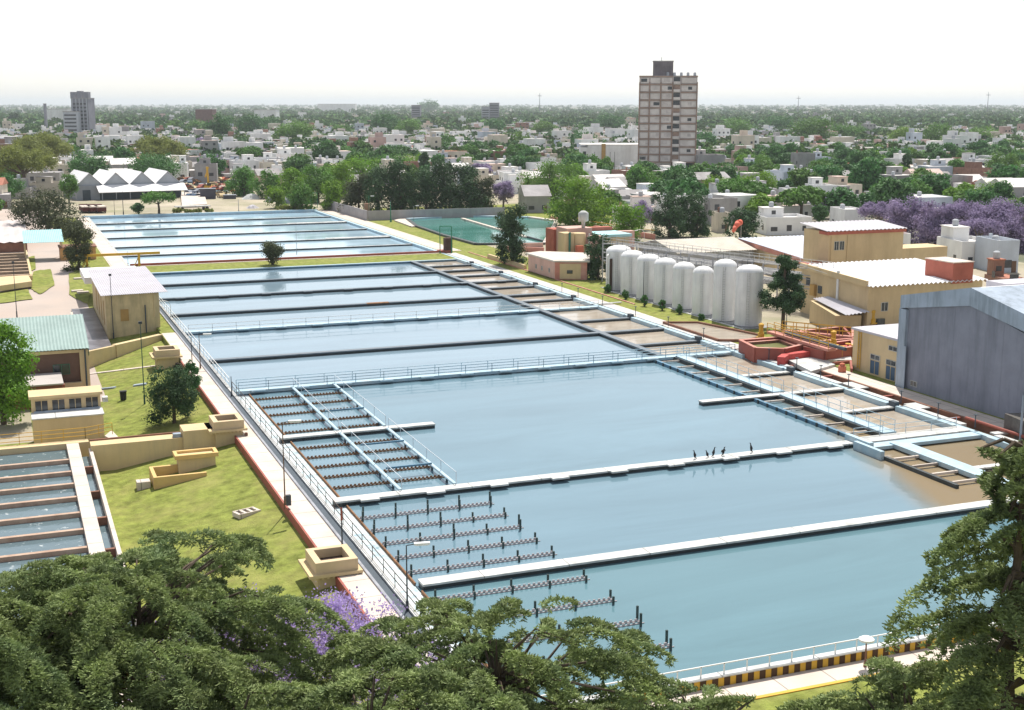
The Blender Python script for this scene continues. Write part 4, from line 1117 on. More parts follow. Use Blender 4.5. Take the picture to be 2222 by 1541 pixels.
# white corrugated warehouse behind the silos
t = thing('corrugated_warehouse', 'grey walled warehouse with pale sheet roof behind the white silos', 'warehouse', (98, 139, 0))
MB().prism_x([(131.5, 0), (147.5, 0), (147.5, 3.8), (139.5, 5.3), (131.5, 3.8)], 90.3, 105.5).build('wall', M('light_grey_sheet', (.44, .45, .45), .7, .12, .5, wavex=1.6), t)
mb = MB(); corr(mb, (89.6, 131.0, 3.85), (89.6, 139.5, 5.4), (106, 131.0, 3.85), (106, 139.5, 5.4), 30, .05); mb.build('roof', M('cream_sheet_roof', (.60, .55, .47), .8, .1, .3, stain=(.3, .25, .2), st_amt=.35), t)
mb = MB(); corr(mb, (89.6, 148.0, 3.85), (89.6, 139.5, 5.4), (106, 148.0, 3.85), (106, 139.5, 5.4), 30, .05); mb.build('roof', k_tin, t)
t = thing('grey_long_hall', 'long low hall with bluish white roof and brown fringed eave', 'hall', (112, 125, 0))
MB().prism([(102.5, 106.5), (119, 106.5), (128, 140), (108, 140)], 0, 4.2).build('wall', k_cream, t)
mb = MB(); corr(mb, (102.2, 106.2, 4.3), (107.6, 140.4, 5.0), (119.4, 106.2, 4.3), (128.5, 140.4, 5.0), 24, .07); mb.build('roof', M('bluish_sheet_roof', (.52, .55, .63), .6, .06), t)
MB().bar((102.2, 106.4, 4.25), (107.7, 140.2, 4.9), .2, .8).build('brown_fascia', k_redtop, t)
# windsock
p = at(1606, 560)
t = thing('windsock', 'orange windsock hanging from a thin mast near the silos', 'windsock', p)
hz = zat(481, p)
MB().tube(p, p + Vector((0, 0, hz)), .06, .04, n=6).build('mast', k_conc, t)
mb = MB(); pts = [p + Vector((-.1, 0, hz - .1)), p + Vector((-.8, -.2, hz - .25)), p + Vector((-1.5, -.4, hz - .9)), p + Vector((-2.1, -.5, hz - 1.9))]
mb.path(pts, [.55, .62, .45, .3], 12); mb.build('sock', M('orange_cloth', (.75, .16, .10), .7, .1), t, smooth=True)

# ================================================================ LAMP POSTS AND MASTS
k_pole = M('dark_pole_paint', (.05, .06, .07), .6)
k_polegrey = M('grey_pole_paint', (.30, .32, .33), .6)
def post(px, pyb, pyt, lab, head='arm', m=None, r=.06, name='lamp_post', group='lamp posts and masts', cat='lamp post', z=None):
    p = gat(px, pyb) if z is None else at(px, pyb, z)
    h = zat(pyt, p) - p.z
    t = thing(name, lab, cat, p, group)
    m = m or k_pole
    MB().tube(p, p + Vector((0, 0, h)), r, r * .6, n=8).build('pole', m, t)
    MB().tube(p, p + Vector((0, 0, min(1.0, h * .15))), r * 1.7, r * 1.5, n=8).build('base', m, t)
    top = p + Vector((0, 0, h))
    if head == 'arm':
        mb = MB(); mb.tube(top, top + Vector((.45, -.1, .06)), .03, n=5); mb.build('arm', m, t)
        q = top + Vector((.45, -.1, .04)); mb = MB().frame(q, -.2); mb.box(0, .95, -.13, .13, -.02, .1); mb.box(.08, .88, -.1, .1, -.07, -.021); mb.build('lamp_head', k_white, t)
    elif head == 'disc':
        mb = MB().frame(top); mb.lathe([(.1, -.1), (.42, .0), (.42, .1), (.25, .2)], 16); mb.build('lamp_head', k_white, t)
    elif head == 'flood':
        mb = MB().frame(top); mb.box(-.18, .18, -.12, .12, -.05, .22); mb.build('lamp_head', k_pole, t)
    elif head == 'curve':
        mb = MB(); mb.path([top, top + Vector((-.3, 0, .5)), top + Vector((-.9, 0, .7)), top + Vector((-1.6, 0, .55))], [.04] * 4, 5); mb.build('arm', m, t)
        MB().frame(top + Vector((-1.6, 0, .5))).box(-.5, .1, -.12, .12, -.08, .06).build('lamp_head', k_white, t)
    return t
post(884, 1325, 1184, 'dark lamp post with white head by the rail nearest the middle cedar')
t = post(743, 1196, 1092, 'headless post with red upper part beside the nearest ochre box', None)
MB().tube(at(743, 1196) + Vector((0, 0, 2.2)), at(743, 1196) + Vector((0, 0, 3.1)), .075, n=8).build('red_band', k_red, t)
t = post(619, 1105, 917, 'tall brown lamp post with control box standing on the red edge', m=M('brown_steel', (.16, .10, .07), .7), z=-.3)
MB().box(-2.95, -2.6, 22.3, 22.6, .3, 1.1).build('control_box', k_pole, t)
post(314, 877, 702, 'tall thin green lamp post on the lawn beside the conifer', 'flood', M('dark_green_pole', (.03, .09, .08)))
post(247, 738, 598, 'tall grey lamp post in front of the ochre shed', 'flood')
post(37, 690, 571, 'lamp post in the pale yard above the blue green roof', 'flood')
post(1877, 1447, 1390, 'lamp post with round white head by the striped wall', 'disc', k_brown)
post(435, 800, 727, 'lamp post with white head by the pale side railing', 'arm', M('brown_steel', (.16, .10, .07)))
post(418, 810, 732, 'short dark post beside the pale side railing', None)
post(371, 690, 662, 'white curved lamp post behind the ochre shed', 'curve', k_white)
post(644, 553, 491, 'thin grey mast standing in the far basins behind the round bush', None, k_polegrey, .05)
post(278, 575, 545, 'short thin mast behind the yellow gantry', None, k_polegrey, .05)
post(848, 482, 437, 'green mast in front of the grey boundary wall', 'flood', M('bright_green_pole', (.04, .20, .12)), .16)
post(801, 478, 426, 'thin green lamp mast left of the green mast', 'arm', M('bright_green_pole', (.04, .20, .12)), .07)
post(898, 480, 447, 'white headed lamp mast by the pool corner', 'arm', k_polegrey)
post(1396, 652, 568, 'thin dark pole in front of the third silo', None)
post(1805, 655, 576, 'white thin pole above the ochre hall', None, k_white, .1)
post(2003, 650, 583, 'dark twin lamp pole between the ochre hall and grey shed', 'disc')
post(1706, 712, 560, 'thin grey pole beside the pine', None, k_polegrey)
post(1397, 560, 505, 'curved white street lamp behind the silos', 'curve', k_white)
post(518, 460, 432, 'thin wooden pole at the edge of the scrapyard', None, k_polegrey, .1)
post(268, 467, 415, 'dark pole in front of the warehouse', None, k_pole, .1)
post(249, 467, 420, 'thin dark pole left of the taller pole before the warehouse', None, k_pole, .06)
post(503, 860, 817, 'short dark post at the left end of the wide blue wall', None)
for px0, px1, yb, yt, lab in ((675, 689, 450, 419, 'green steel goal frame at the far corner of the basins'), (955, 980, 550, 491, 'green steel frame beside the dark brown kiosk')):
    a, b = at(px0, yb), at(px1, yb); h = zat(yt, a)
    t = thing('steel_frame', lab, 'frame', a)
    gm_ = M('bright_green_pole', (.04, .20, .12)) 
    mb = MB(); mb.tube(a, a + Vector((0, 0, h)), .09, n=6); mb.build('upright', gm_, t)
    mb = MB(); mb.tube(b, b + Vector((0, 0, h)), .09, n=6); mb.build('upright', gm_, t)
    mb = MB(); mb.tube(a + Vector((0, 0, h)), b + Vector((0, 0, h)), .09, n=6); mb.build('crossbar', gm_, t)
# people by the pink bundle: small red and blue standing figures are gas valves on the walkway
p = gat(337, 720)
t = thing('wall_hydrant', 'dark blue and red hydrant at the corner of the ochre shed', 'hydrant', p)
MB().frame(p).lathe([(.2, 0), (.2, 1.0), (.13, 1.05)], 10).build('hydrant_body', k_red, t)
MB().frame(p).lathe([(.3, 1.05), (.3, 1.45), (.1, 1.6)], 10).build('blue_cap', M('navy_paint', (.03, .05, .15)), t)
# worn verges and grass patches in the yard
def patch(pts, m, dz=.13):
    P_ = [gat(*q) for q in pts]
    mb = MB(); n = len(P_); cx_ = sum(P_, Vector()) / n
    vs = [tuple(cx_ + Vector((0, 0, dz)))]
    rp = random.Random(int(pts[0][0])); k = 5
    for i in range(n):
        for j in range(k):
            a = P_[i].lerp(P_[(i + 1) % n], j / k); q = cx_ + (a - cx_) * rp.uniform(.95, 1.05)
            vs.append((q.x, q.y, GZ(q.x, q.y) + dz))
    mb.add(vs, [(0, 1 + i, 1 + (i + 1) % (n * k)) for i in range(n * k)])
    o = stuff(mb.build('grass_patch', m)); o['label'] = 'patch of short grass at the edge of the pale yard'; o['category'] = 'grass'; o['group'] = 'grass patches in the yard'
patch([(72, 590), (110, 585), (118, 620), (88, 640), (66, 628)], g_lawn)
patch([(150, 595), (188, 588), (196, 640), (190, 662), (150, 640)], g_lawn)
patch([(0, 636), (60, 628), (70, 650), (0, 660)], g_lawn)
patch([(60, 560), (75, 556), (78, 585), (66, 590)], g_lawn)
for k, (x, y) in enumerate(((172, 607), (168, 634), (180, 637))):
    g = gat(x, y); tag(MB().frame(g, .1).box(-.9, .9, -.5, .5, 0, .35).build('concrete_cover', k_path, loc=g), ['farthest pale concrete cover beside the shed lawn', 'left pale concrete cover near the ochre shed', 'right pale concrete cover near the ochre shed'][k], 'cover slab')
# ================================================================ TREES
bark = M('bark', (.10, .075, .055), .95, .3, 3)
bark_pale = M('pale_bark', (.22, .18, .15), .95, .3, 3)
fol = dict(
    mid=M('leaves_mid_green', (.105, .215, .045), .65, .45, .35, .25, translucent=.25, rnd=.16),
    bright=M('leaves_bright_green', (.15, .28, .035), .65, .4, .4, .25, translucent=.3, rnd=.1),
    dark=M('leaves_dark_green', (.058, .112, .046), .7, .45, .4, .2, translucent=.1, rnd=.1),
    blue=M('leaves_cool_green', (.07, .17, .05), .65, .45, .35, .25, translucent=.2, rnd=.12),
    olive=M('leaves_olive', (.21, .24, .065), .7, .3, .4, .2, translucent=.25),
    grey=M('leaves_grey_green', (.085, .10, .050), .75, .4, .5, .2, translucent=.15),
    purple=M('jacaranda_blossom', (.30, .245, .37), .8, .35, .5, .1, translucent=.3),
    cedar=M('cedar_needles', (.24, .295, .115), .7, .55, 1.2, .2, translucent=.18, stain=(.08, .15, .09), st_amt=.6, st_scale=.5),
)
def crown_clumps(rng, kind, w, h):
    R = w / 2; cl = []
    if kind == 'bush':
        for i in range(34):
            a = rng.uniform(0, 6.283); zf = rng.uniform(.04, .93); q = rng.uniform(.25, .85) * math.sqrt(max(.08, 1 - ((zf - .38) / .64) ** 2))
            cl.append((math.cos(a) * R * q, math.sin(a) * R * q, h * (zf * 1.05 - .05), R * rng.uniform(.2, .36)))
        cl.append((0, 0, h * .35, R * .6)); cl.append((0, 0, h * .6, R * .45))
    elif kind in ('round', 'vase'):
        zc, rz = (.54 * h, .50 * h) if kind == 'round' else (.62 * h, .36 * h)
        k = 26
        for i in range(k):
            d = rng.normal(size=3); d /= np.linalg.norm(d)
            if d[2] < -.3 and kind == 'round': d[2] *= .5
            q = rng.uniform(.45, .78)
            rr = R * rng.uniform(.24, .40)
            x, y, z = d[0] * R * q, d[1] * R * q, zc + d[2] * rz * q
            if kind == 'vase':
                f = np.clip((z / h - .12) / .5, .25, 1); x *= f; y *= f
            cl.append((x, y, z, rr))
        cl.append((0, 0, zc, R * .55)); cl.append((0, 0, h * .3, R * .5))
        if kind == 'vase':
            for i in range(6): cl.append((0, 0, h * (.1 + .09 * i), R * (.3 + .06 * i)))
    elif kind == 'dome':
        for i in range(30):
            a = rng.uniform(0, 2 * math.pi); q = math.sqrt(rng.uniform(.02, .85))
            cl.append((math.cos(a) * R * q, math.sin(a) * R * q, h * (.86 - .34 * q * q) * rng.uniform(.9, 1.03), R * rng.uniform(.17, .28)))
    elif kind == 'column':
        for i in range(20):
            z = h * rng.uniform(.12, .9); f = math.sin(min(1, (z / h) * 1.05) * math.pi) ** .55
            a = rng.uniform(0, 6.28)
            cl.append((math.cos(a) * R * .5 * f, math.sin(a) * R * .5 * f, z, R * rng.uniform(.35, .55) * max(.5, f)))
    elif kind == 'pine':
        for i in range(44):
            z = h * rng.uniform(.28, .97); f = 1.25 - (z / h) * 1.05
            a = rng.uniform(0, 6.28); q = rng.uniform(.2, .95)
            cl.append((math.cos(a) * R * q * f * 1.1, math.sin(a) * R * q * f * 1.1, z - q * .08 * h, R * rng.uniform(.16, .28) * (.6 + f * .5)))
    elif kind == 'hedge':
        for i in range(14):
            cl.append((rng.uniform(-R, R) * .7, rng.uniform(-R, R) * .5, h * rng.uniform(.3, .7), h * rng.uniform(.25, .4)))
    return cl
def trunk_mb(rng, cl, kind, w, h, r, limbs=5):
    mb = MB()
    zt = {'bush': .4, 'round': .35, 'vase': .3, 'dome': .5, 'column': .6, 'pine': .93, 'hedge': .2}[kind] * h
    mb.path([(0, 0, -.3), (w * .01, 0, zt * .5), (-w * .01, w * .01, zt)], [r * 1.25, r, r * (.75 if kind != 'pine' else .25)], 8)
    c2 = sorted(cl, key=lambda q: -q[3])
    for i in range(min(limbs, len(cl))):
        q = cl[i]
        z0 = zt * (.9 if kind != 'pine' else min(.95, q[2] / h))
        m_ = (q[0] * .5, q[1] * .5, (z0 + q[2]) * .5 - .03 * h)
        mb.path([(0, 0, z0 * .92), m_, (q[0] * .9, q[1] * .9, q[2])], [r * .55, r * .35, r * .12], 5)
    return mb
def tree_meshes(kind, w, h, seed, n, leaf, mat, r=None, limbs=5, aspect=.6, squash=.85, core=.15, bk=None):
    rng = np.random.default_rng(seed)
    cl = crown_clumps(rng, kind, w, h)
    V = crown_quads(rng, cl, n, leaf, squash, aspect, core)
    return V, trunk_mb(rng, cl, kind, w, h, r or max(.12, w * .03), limbs)
TREES = []
def make_tree(name, label, p, w, h, kind, mat, seed, n=None, leaf=None, cat='tree', group=None, limbs=5, rz=0, **kw):
    D = max(20, fwd(p))
    leaf = leaf or max(.14, D / 1290 * 1.5)
    n = n or int(min(14000, max(1200, 8.5 * w * h / (leaf * leaf))))
    V, tm = tree_meshes(kind, w, h, seed, n, leaf, mat, limbs=limbs, **({} if 'core' in kw else {'core': .22}), **{k: v for k, v in kw.items() if k in ('r', 'aspect', 'squash', 'core')})
    t = thing(name, label, cat, p, group)
    cr = link('crown', quads_mesh('crown', V, fol[mat] if isinstance(mat, str) else mat), t)
    me = MB(); me = tm
    o = me.build('trunk', kw.get('bk') or bark, None, (0, 0, 0)); o.parent = t; o.location = (0, 0, 0); ORI[o.name] = ORI[t.name]
    t.rotation_euler = (0, 0, rz)
    TREES.append((p.x, p.y, w / 2))
    return t
def px_tree(name, label, px, pyb, wpx, pyt, kind, mat, seed, z=None, **kw):
    p = gat(px, pyb) if z is None else at(px, pyb, z)
    h = zat(pyt, p) - p.z
    w = wpx * fwd(p) / F_PX
    return make_tree(name, label, p, w, h, kind, mat, seed, **kw)

px_tree('small_tree', 'dark bushy tree beside the canopy and ochre hut', 172, 586, 86, 480, 'bush', 'grey', 1)
px_tree('bushy_tree', 'wide dark olive bushy tree behind the turquoise canopy', 105, 515, 158, 414, 'bush', 'grey', 2)
px_tree('round_bush', 'vase shaped round bush on the grass strip between the basins', 592, 575, 68, 521, 'vase', 'grey', 3)
px_tree('conifer', 'dark spreading conifer cluster casting a shadow on the lawn', 378, 918, 118, 790, 'bush', 'dark', 4, group='three trunks of the dark conifer clump', squash=.9)
px_tree('conifer', 'narrow dark cypress at the right of the dark conifer clump', 418, 865, 42, 774, 'column', 'blue', 5)
px_tree('conifer', 'small reddish brown cypress behind the dark conifer clump', 390, 860, 36, 782, 'column', M('leaves_reddish', (.07, .055, .04), .8, .4), 6)
px_tree('leafy_tree', 'bright green leafy tree at the left edge before the brick house', 8, 915, 175, 690, 'bush', 'bright', 7, z=-2.1, leaf=.26, n=12000)
px_tree('small_tree', 'flat topped small tree at the far edge of the basins by the warehouse', 345, 465, 78, 412, 'dome', 'mid', 8)
px_tree('small_tree', 'low bluish shrub tree left of the flat topped small tree', 300, 465, 34, 440, 'round', 'blue', 9)
px_tree('pale_tree', 'large pale olive dome shaped tree at the left edge', 55, 425, 135, 312, 'dome', 'olive', 10, squash=1, core=.3)
px_tree('pale_tree', 'broad pale olive tree behind the large dome shaped one', 85, 385, 150, 286, 'dome', 'olive', 11, core=.3)
px_tree('pale_tree', 'pale olive tree with open crown behind the warehouse', 345, 380, 115, 287, 'dome', 'olive', 12, core=.3)
px_tree('round_tree', 'mid green tree in front of the open pale olive crown', 330, 400, 140, 338, 'round', 'blue', 13)
px_tree('round_tree', 'mid green tree left of the warehouse behind its roof', 190, 400, 100, 332, 'round', 'blue', 14)
px_tree('round_tree', 'small green tree at the left corner of the warehouse', 150, 440, 50, 375, 'round', 'mid', 15)
px_tree('round_tree', 'dark green tree at the left edge in front of the pale domes', 18, 440, 75, 378, 'round', 'blue', 16)
px_tree('jacaranda', 'pale purple tree right of the open pale olive crown', 462, 390, 75, 335, 'round', 'purple', 17, core=.5)
px_tree('jacaranda', 'small pale purple tree above the other among town houses', 438, 335, 55, 300, 'round', 'purple', 18, core=.5)
px_tree('jacaranda', 'bare looking purple tree at the right end of the dark tree row', 1092, 450, 62, 385, 'round', 'purple', 19, core=.5, bk=bark_pale)
px_tree('jacaranda', 'small purple tree behind the bright green tree near the silos', 1392, 500, 60, 435, 'round', 'purple', 20, core=.5)
# dark row and the green wood left of it
for i, (px, yb, w, yt, m) in enumerate(((778, 462, 70, 372, 'grey'), (822, 464, 78, 362, 'dark'), (870, 464, 80, 350, 'dark'), (925, 463, 82, 358, 'dark'), (975, 462, 84, 352, 'dark'), (1020, 461, 78, 362, 'dark'), (1052, 460, 60, 385, 'grey'))):
    px_tree('dark_tree', ['brownish green tree at the left end of the dark row behind the boundary wall', 'second tree from the left in the dark row', 'third tree from the left in the dark row', 'middle tree of the dark row behind the boundary wall', 'third tree from the right in the dark row', 'second tree from the right in the dark row', 'small tree at the right end of the dark row'][i], px, yb, w * 1.15, yt, 'bush', m, 30 + i, group='dark tree row behind the boundary wall', squash=1.15)
for i, (px, yb, w, yt, m) in enumerate(((530, 425, 75, 362, 'mid'), (585, 430, 70, 372, 'mid'), (640, 436, 80, 366, 'bright'), (690, 440, 80, 360, 'mid'), (735, 430, 90, 352, 'bright'), (600, 452, 50, 405, 'bright'), (655, 455, 60, 398, 'mid'), (720, 455, 55, 390, 'bright'), (790, 400, 90, 345, 'bright'), (850, 385, 80, 340, 'mid'), (900, 380, 70, 338, 'bright'))):
    px_tree('green_tree', ['leftmost leafy tree of the wood beside the scrapyard', 'second leafy tree from the left beside the scrapyard', 'light green leafy tree behind the white tarpaulins', 'mid green tree behind the green goal frame', 'tall light green tree where the wood meets the dark row', 'low bright bush before the wood by the scrapyard', 'low green tree by the dark hut in the scrapyard wood', 'bright green bush beside the corner of the boundary wall', 'bright crown rising behind the left of the dark row', 'green crown rising behind the middle of the dark row', 'bright crown rising behind the right half of the dark row'][i], px, yb, w * 1.15, yt, 'bush', m, 50 + i, group='leafy trees between the scrapyard and the dark row')
px_tree('dark_tree', 'tall narrow dark tree in front of the green pool', 1112, 575, 92, 441, 'bush', 'dark', 70, leaf=.3)
px_tree('dark_tree', 'dark irregular tree between the pink house and first silo', 1298, 605, 78, 498, 'bush', 'dark', 71, leaf=.28)
px_tree('green_tree', 'large round green tree with broad crown behind the green pool', 1262, 492, 165, 392, 'bush', 'bright', 72, leaf=.45, n=9000)
px_tree('green_tree', 'bright yellow green tree behind the pipe rack', 1358, 525, 105, 446, 'bush', 'bright', 73)
px_tree('green_tree', 'flat layered green tree in front of the white block', 1200, 445, 150, 352, 'bush', 'mid', 74, n=9000)
px_tree('green_tree', 'dusty green tree below the flat layered one', 1170, 440, 80, 385, 'round', 'olive', 75)
px_tree('green_tree', 'green tree at the foot of the apartment tower', 1395, 425, 85, 362, 'round', 'mid', 76)
px_tree('dark_tree', 'big dark tree right of the bright yellow green one', 1452, 515, 100, 400, 'bush', 'dark', 77, core=.3)
px_tree('dark_tree', 'dark tree joined to the right of the big dark one', 1512, 515, 74, 415, 'bush', 'dark', 78, core=.3)
px_tree('dark_tree', 'round dark tree behind the orange windsock', 1605, 522, 86, 448, 'bush', 'dark', 79, core=.3)
px_tree('pine', 'dark pine with bare lower trunk beside the nearest silo', 1698, 715, 120, 538, 'pine', 'dark', 80, leaf=.26, n=12000)
px_tree('green_tree', 'yellowish green tree in the town right of the tower', 1560, 440, 95, 385, 'round', 'bright', 81)
px_tree('green_tree', 'round green tree right of the tower among white houses', 1640, 385, 85, 335, 'round', 'mid', 82)
px_tree('green_tree', 'pale green bushy tree in front of white houses right of centre', 1650, 430, 110, 372, 'round', 'bright', 83)
px_tree('green_tree', 'dense green tree left of the long pink roof', 1780, 410, 85, 350, 'round', 'mid', 84)
px_tree('green_tree', 'dark green tree at the right edge above the purple row', 2172, 395, 80, 330, 'round', 'mid', 85)
px_tree('green_tree', 'bright green tree behind the right part of the purple row', 2140, 460, 125, 405, 'round', 'bright', 86)
px_tree('green_tree', 'green tree at the left end of the purple row', 1925, 470, 110, 410, 'round', 'mid', 87)
px_tree('green_tree', 'small dark round tree in front of white houses', 1778, 490, 45, 442, 'round', 'blue', 88)
px_tree('green_tree', 'small pale round tree by the pinkish long roof', 1858, 420, 55, 385, 'round', 'bright', 89)
for i, (px, yb, w, yt) in enumerate(((1905, 505, 95, 438), (1965, 520, 115, 440), (2030, 530, 120, 445), (2090, 530, 125, 442), (2150, 535, 130, 448), (2215, 540, 120, 455), (2120, 545, 110, 480))):
    px_tree('jacaranda', ['leftmost brownish purple tree of the row', 'second purple tree from the left in the row', 'purple tree with forked trunk in the middle of the row', 'fourth purple tree from the left in the row', 'fifth purple tree from the left in the row', 'purple tree cut by the right edge of the picture', 'low vivid purple tree before the row near the white house'][i], px, yb + 4, w * 1.12, yt - 8, 'dome' if i % 3 == 0 else 'bush', 'purple', 100 + i, group='row of purple trees', core=.5, bk=bark_pale, limbs=9)
for i, (px, yb, h_) in enumerate(((1319, 636, 20), (1357, 650, 22), (1398, 665, 28), (1437, 674, 26), (1474, 682, 22), (1521, 695, 14))):
    px_tree('small_shrub', ['farthest small shrub in front of the silos', 'second small shrub in front of the silos', 'third and largest small shrub in front of the silos', 'fourth small shrub in front of the silos', 'fifth small shrub in front of the silos', 'yellowish shrub at the near end of the shrub row'][i], px, yb, 18, yb - h_, 'column', 'blue', 120 + i, leaf=.2, n=500, cat='shrub', group='small shrubs in front of the silos')
for i in range(9):
    px = 610 + i * 14 if i < 5 else 385 + (i - 5) * 22
    px_tree('low_shrub', 'low olive shrub on the bank along the far end of the basins', px, 456 - i * .3 if i < 5 else 462, 26, 444 if i < 5 else 452, 'hedge', 'olive', 140 + i, n=350, cat='shrub', group='low shrubs along the far end of the basins')
px_tree('palm_like_tree', 'dark palm like tree right of the white slant roofed house', 722, 372, 45, 312, 'round', 'dark', 150)
# trees in town that show large
for i, (px, yb, w, yt, m) in enumerate(((480, 310, 62, 248, 'blue'), (378, 290, 38, 262, 'mid'), (432, 292, 55, 262, 'mid'), (545, 300, 70, 252, 'blue'), (640, 320, 85, 262, 'mid'), (590, 290, 60, 260, 'blue'), (962, 345, 65, 292, 'mid'), (1130, 330, 42, 286, 'mid'), (1262, 335, 70, 285, 'blue'), (1530, 335, 52, 285, 'blue'), (1012, 345, 45, 315, 'bright'), (1765, 320, 110, 265, 'mid'), (1840, 310, 80, 275, 'mid'), (2040, 325, 90, 272, 'mid'), (1960, 318, 70, 278, 'bright'), (2130, 320, 80, 275, 'mid'), (835, 300, 75, 250, 'blue'), (885, 305, 70, 262, 'mid'), (740, 300, 50, 270, 'mid'), (1070, 300, 60, 262, 'blue'), (1180, 300, 60, 265, 'mid'), (1320, 290, 80, 252, 'blue'), (1600, 300, 80, 262, 'mid'), (1690, 290, 80, 258, 'blue'), (930, 245, 55, 220, 'blue'), (30, 275, 30, 245, 'dark'))):
    TL = px_tree('town_tree', 'x', px, yb, w * 1.1, yt, 'bush' if i % 2 else 'round', m, 200 + i)
    TL['_px'] = px; TL['_py'] = yb; TL['_m'] = m; TL['_w'] = 'large'
TOWN_T = [o for o in bpy.data.objects if '_px' in o.keys()]

# ---------------------------------------------------------------- cedars close to the camera
def spray(rng, L, W):
    """one flat cedar bough tip: points and needle directions in its own frame (x outward)"""
    P = []; D = []; m = int(L / .075)
    sw = rng.uniform(-.15, .15) * L
    for i in range(m):
        t = i / m
        o = np.array([L * t, sw * t * t, .10 * L * math.sin(t * 2.6) - .20 * L * t ** 2.2])
        P.append(o); D.append((1, 0, .1))
        for sg in (-1, 1):
            if rng.random() < .25: continue
            tl = W * .5 * (math.sin(min(1., (1 - t) * 1.1 + .05) * math.pi * .62) ** .8) * rng.uniform(.45, 1.1)
            an = rng.uniform(.75, 1.15)
            dd = np.array([math.cos(an), sg * math.sin(an), rng.uniform(-.05, .12)])
            q = int(max(2, tl / .07))
            for e in range(q):
                v = (e + rng.uniform(0, 1)) / q
                P.append(o + dd * tl * v + np.array([0, 0, -.38 * tl * v * v])); D.append(tuple(dd))
                if v > .5 and rng.random() < .3:
                    for h_ in range(rng.integers(1, 4)): P.append(o + dd * tl * v + np.array([0, 0, -.38 * tl * v * v - .07 * (h_ + 1)])); D.append((0, 0, -1))
    return np.array(P), np.array(D)
_r = np.random.default_rng(3)
SPRAYS = [spray(_r, L, W) for L, W in ((2.5, 1.0), (2.0, .75), (2.9, 1.05), (1.7, .8), (2.3, .65), (1.4, .6), (2.1, 1.0), (2.6, .8))]
def cedar(name, label, p, H, R, seed, n=300, thick=2.6, fall=1.6, lump=.55, blade=.088, tall=False, gaps=.30, nbld=4, amin=None):
    rng = np.random.default_rng(seed)
    tr = MB(); br = MB()
    zs = np.linspace(-.5, H * (.93 if not tall else .99), 9); wob = rng.normal(size=(9, 2)) * .06
    tr.path([Vector((wob[i][0], wob[i][1], z)) for i, z in enumerate(zs)], [.40 * max(0, 1 - z / (H * (.93 if not tall else .99))) ** .8 + .012 for z in zs], 10)
    ph = rng.uniform(0, 6.28, 8)
    AP = []; AD = []
    limbs = []
    nl = 26 if not tall else 46
    for i in range(nl):
        a = i * 2.4 + rng.uniform(-.3, .3)
        z0 = H * (rng.uniform(.55, .86) if not tall else .42 + .56 * i / nl)
        limbs.append((a, z0))
    k = 0; tries = 0
    while k < n and tries < n * 6:
        tries += 1
        a = rng.uniform(-math.pi, math.pi)
        if not tall:
            Ra = R * (.84 + .12 * math.sin(3 * a + ph[0]) + .10 * math.sin(5 * a + ph[1]))
            u = math.sqrt(rng.uniform(.004, 1)); r = Ra * u
            x, y = r * math.cos(a), r * math.sin(a)
            gp = math.sin(x * 1.1 + ph[2]) * math.sin(y * 1.25 + ph[3]) + .6 * math.sin(x * 2.3 + y * 1.7 + ph[4])
            if gp < -1 + gaps * 1.4 and rng.random() < .85: continue
            top = H - fall * u ** 1.7 + lump * math.sin(x * .9 + ph[5]) * math.cos(y * .8 + ph[6]) - lump
            lay = rng.integers(0, 4)
            z = round(top / .45) * .45 - lay * thick / 4 - rng.uniform(0, .12)
            slope = -.10 - .22 * u
        else:
            f = rng.uniform(0, 1) ** 1.15                     # 0 at the bottom of the crown
            zl = (int(f * 17) + rng.uniform(-.12, .12)) / 17
            Rz = R * (1 - zl) ** .8 * (.85 + .2 * math.sin(2 * a + 9 * zl + ph[0])) + .35
            u = rng.uniform(.12, 1) ** .6; r = Rz * u
            x, y = r * math.cos(a), r * math.sin(a)
            if math.sin(a * 2 + zl * 40 + ph[1]) < -.55 and u > .35: continue
            z = H * (.42 + .56 * zl) - .22 * r * u; slope = -.18 - .25 * u
        k += 1
        P, D = SPRAYS[rng.integers(0, len(SPRAYS))]
        yaw = a + rng.normal() * (.32 if not tall else .3)
        if r < .8: yaw = rng.uniform(-3.14, 3.14)
        cy, sy = math.cos(yaw), math.sin(yaw)
        sl = slope + rng.normal() * .09; cs, ss = math.cos(sl), math.sin(sl)
        ro = rng.normal() * .16; cr, sr = math.cos(ro), math.sin(ro)
        Rx = np.array([[1, 0, 0], [0, cr, -sr], [0, sr, cr]]); Ry = np.array([[cs, 0, -ss], [0, 1, 0], [ss, 0, cs]]); Rz_ = np.array([[cy, -sy, 0], [sy, cy, 0], [0, 0, 1]])
        T = Rz_ @ Ry @ Rx; s = rng.uniform(.75, 1.15) * (.62 if tall and zl > .8 else 1)
        base = np.array([x - .8 * cy * s, y - .8 * sy * s, z])
        AP.append(base + (P * s) @ T.T); AD.append(D @ T.T)
        # the limb that carries it
        if k % (3 if not tall else 2) == 0:
            la, lz = min(limbs, key=lambda q: abs((q[0] - a + math.pi) % (2 * math.pi) - math.pi) * 1.4 + abs(q[1] - z) * (.3 if not tall else 1.2))
            lz = min(lz, z + .3)
            mid = (base[0] * .5, base[1] * .5, (lz + z) * .5 + .25)
            br.path([(0, 0, lz), mid, tuple(base), tuple(base + T @ np.array([1.2 * s, 0, 0]))], [.07 if tall else .09, .05, .028, .01], 5)
    P = np.repeat(np.concatenate(AP), nbld, 0); D = np.repeat(np.concatenate(AD), nbld, 0)
    n_ = len(P)
    r = unit(rng.normal(size=(n_, 3))); r[:, 2] = np.abs(r[:, 2]) * .8
    ax = unit(D * .7 + r * .75)
    w = unit(np.cross(ax, rng.normal(size=(n_, 3))))
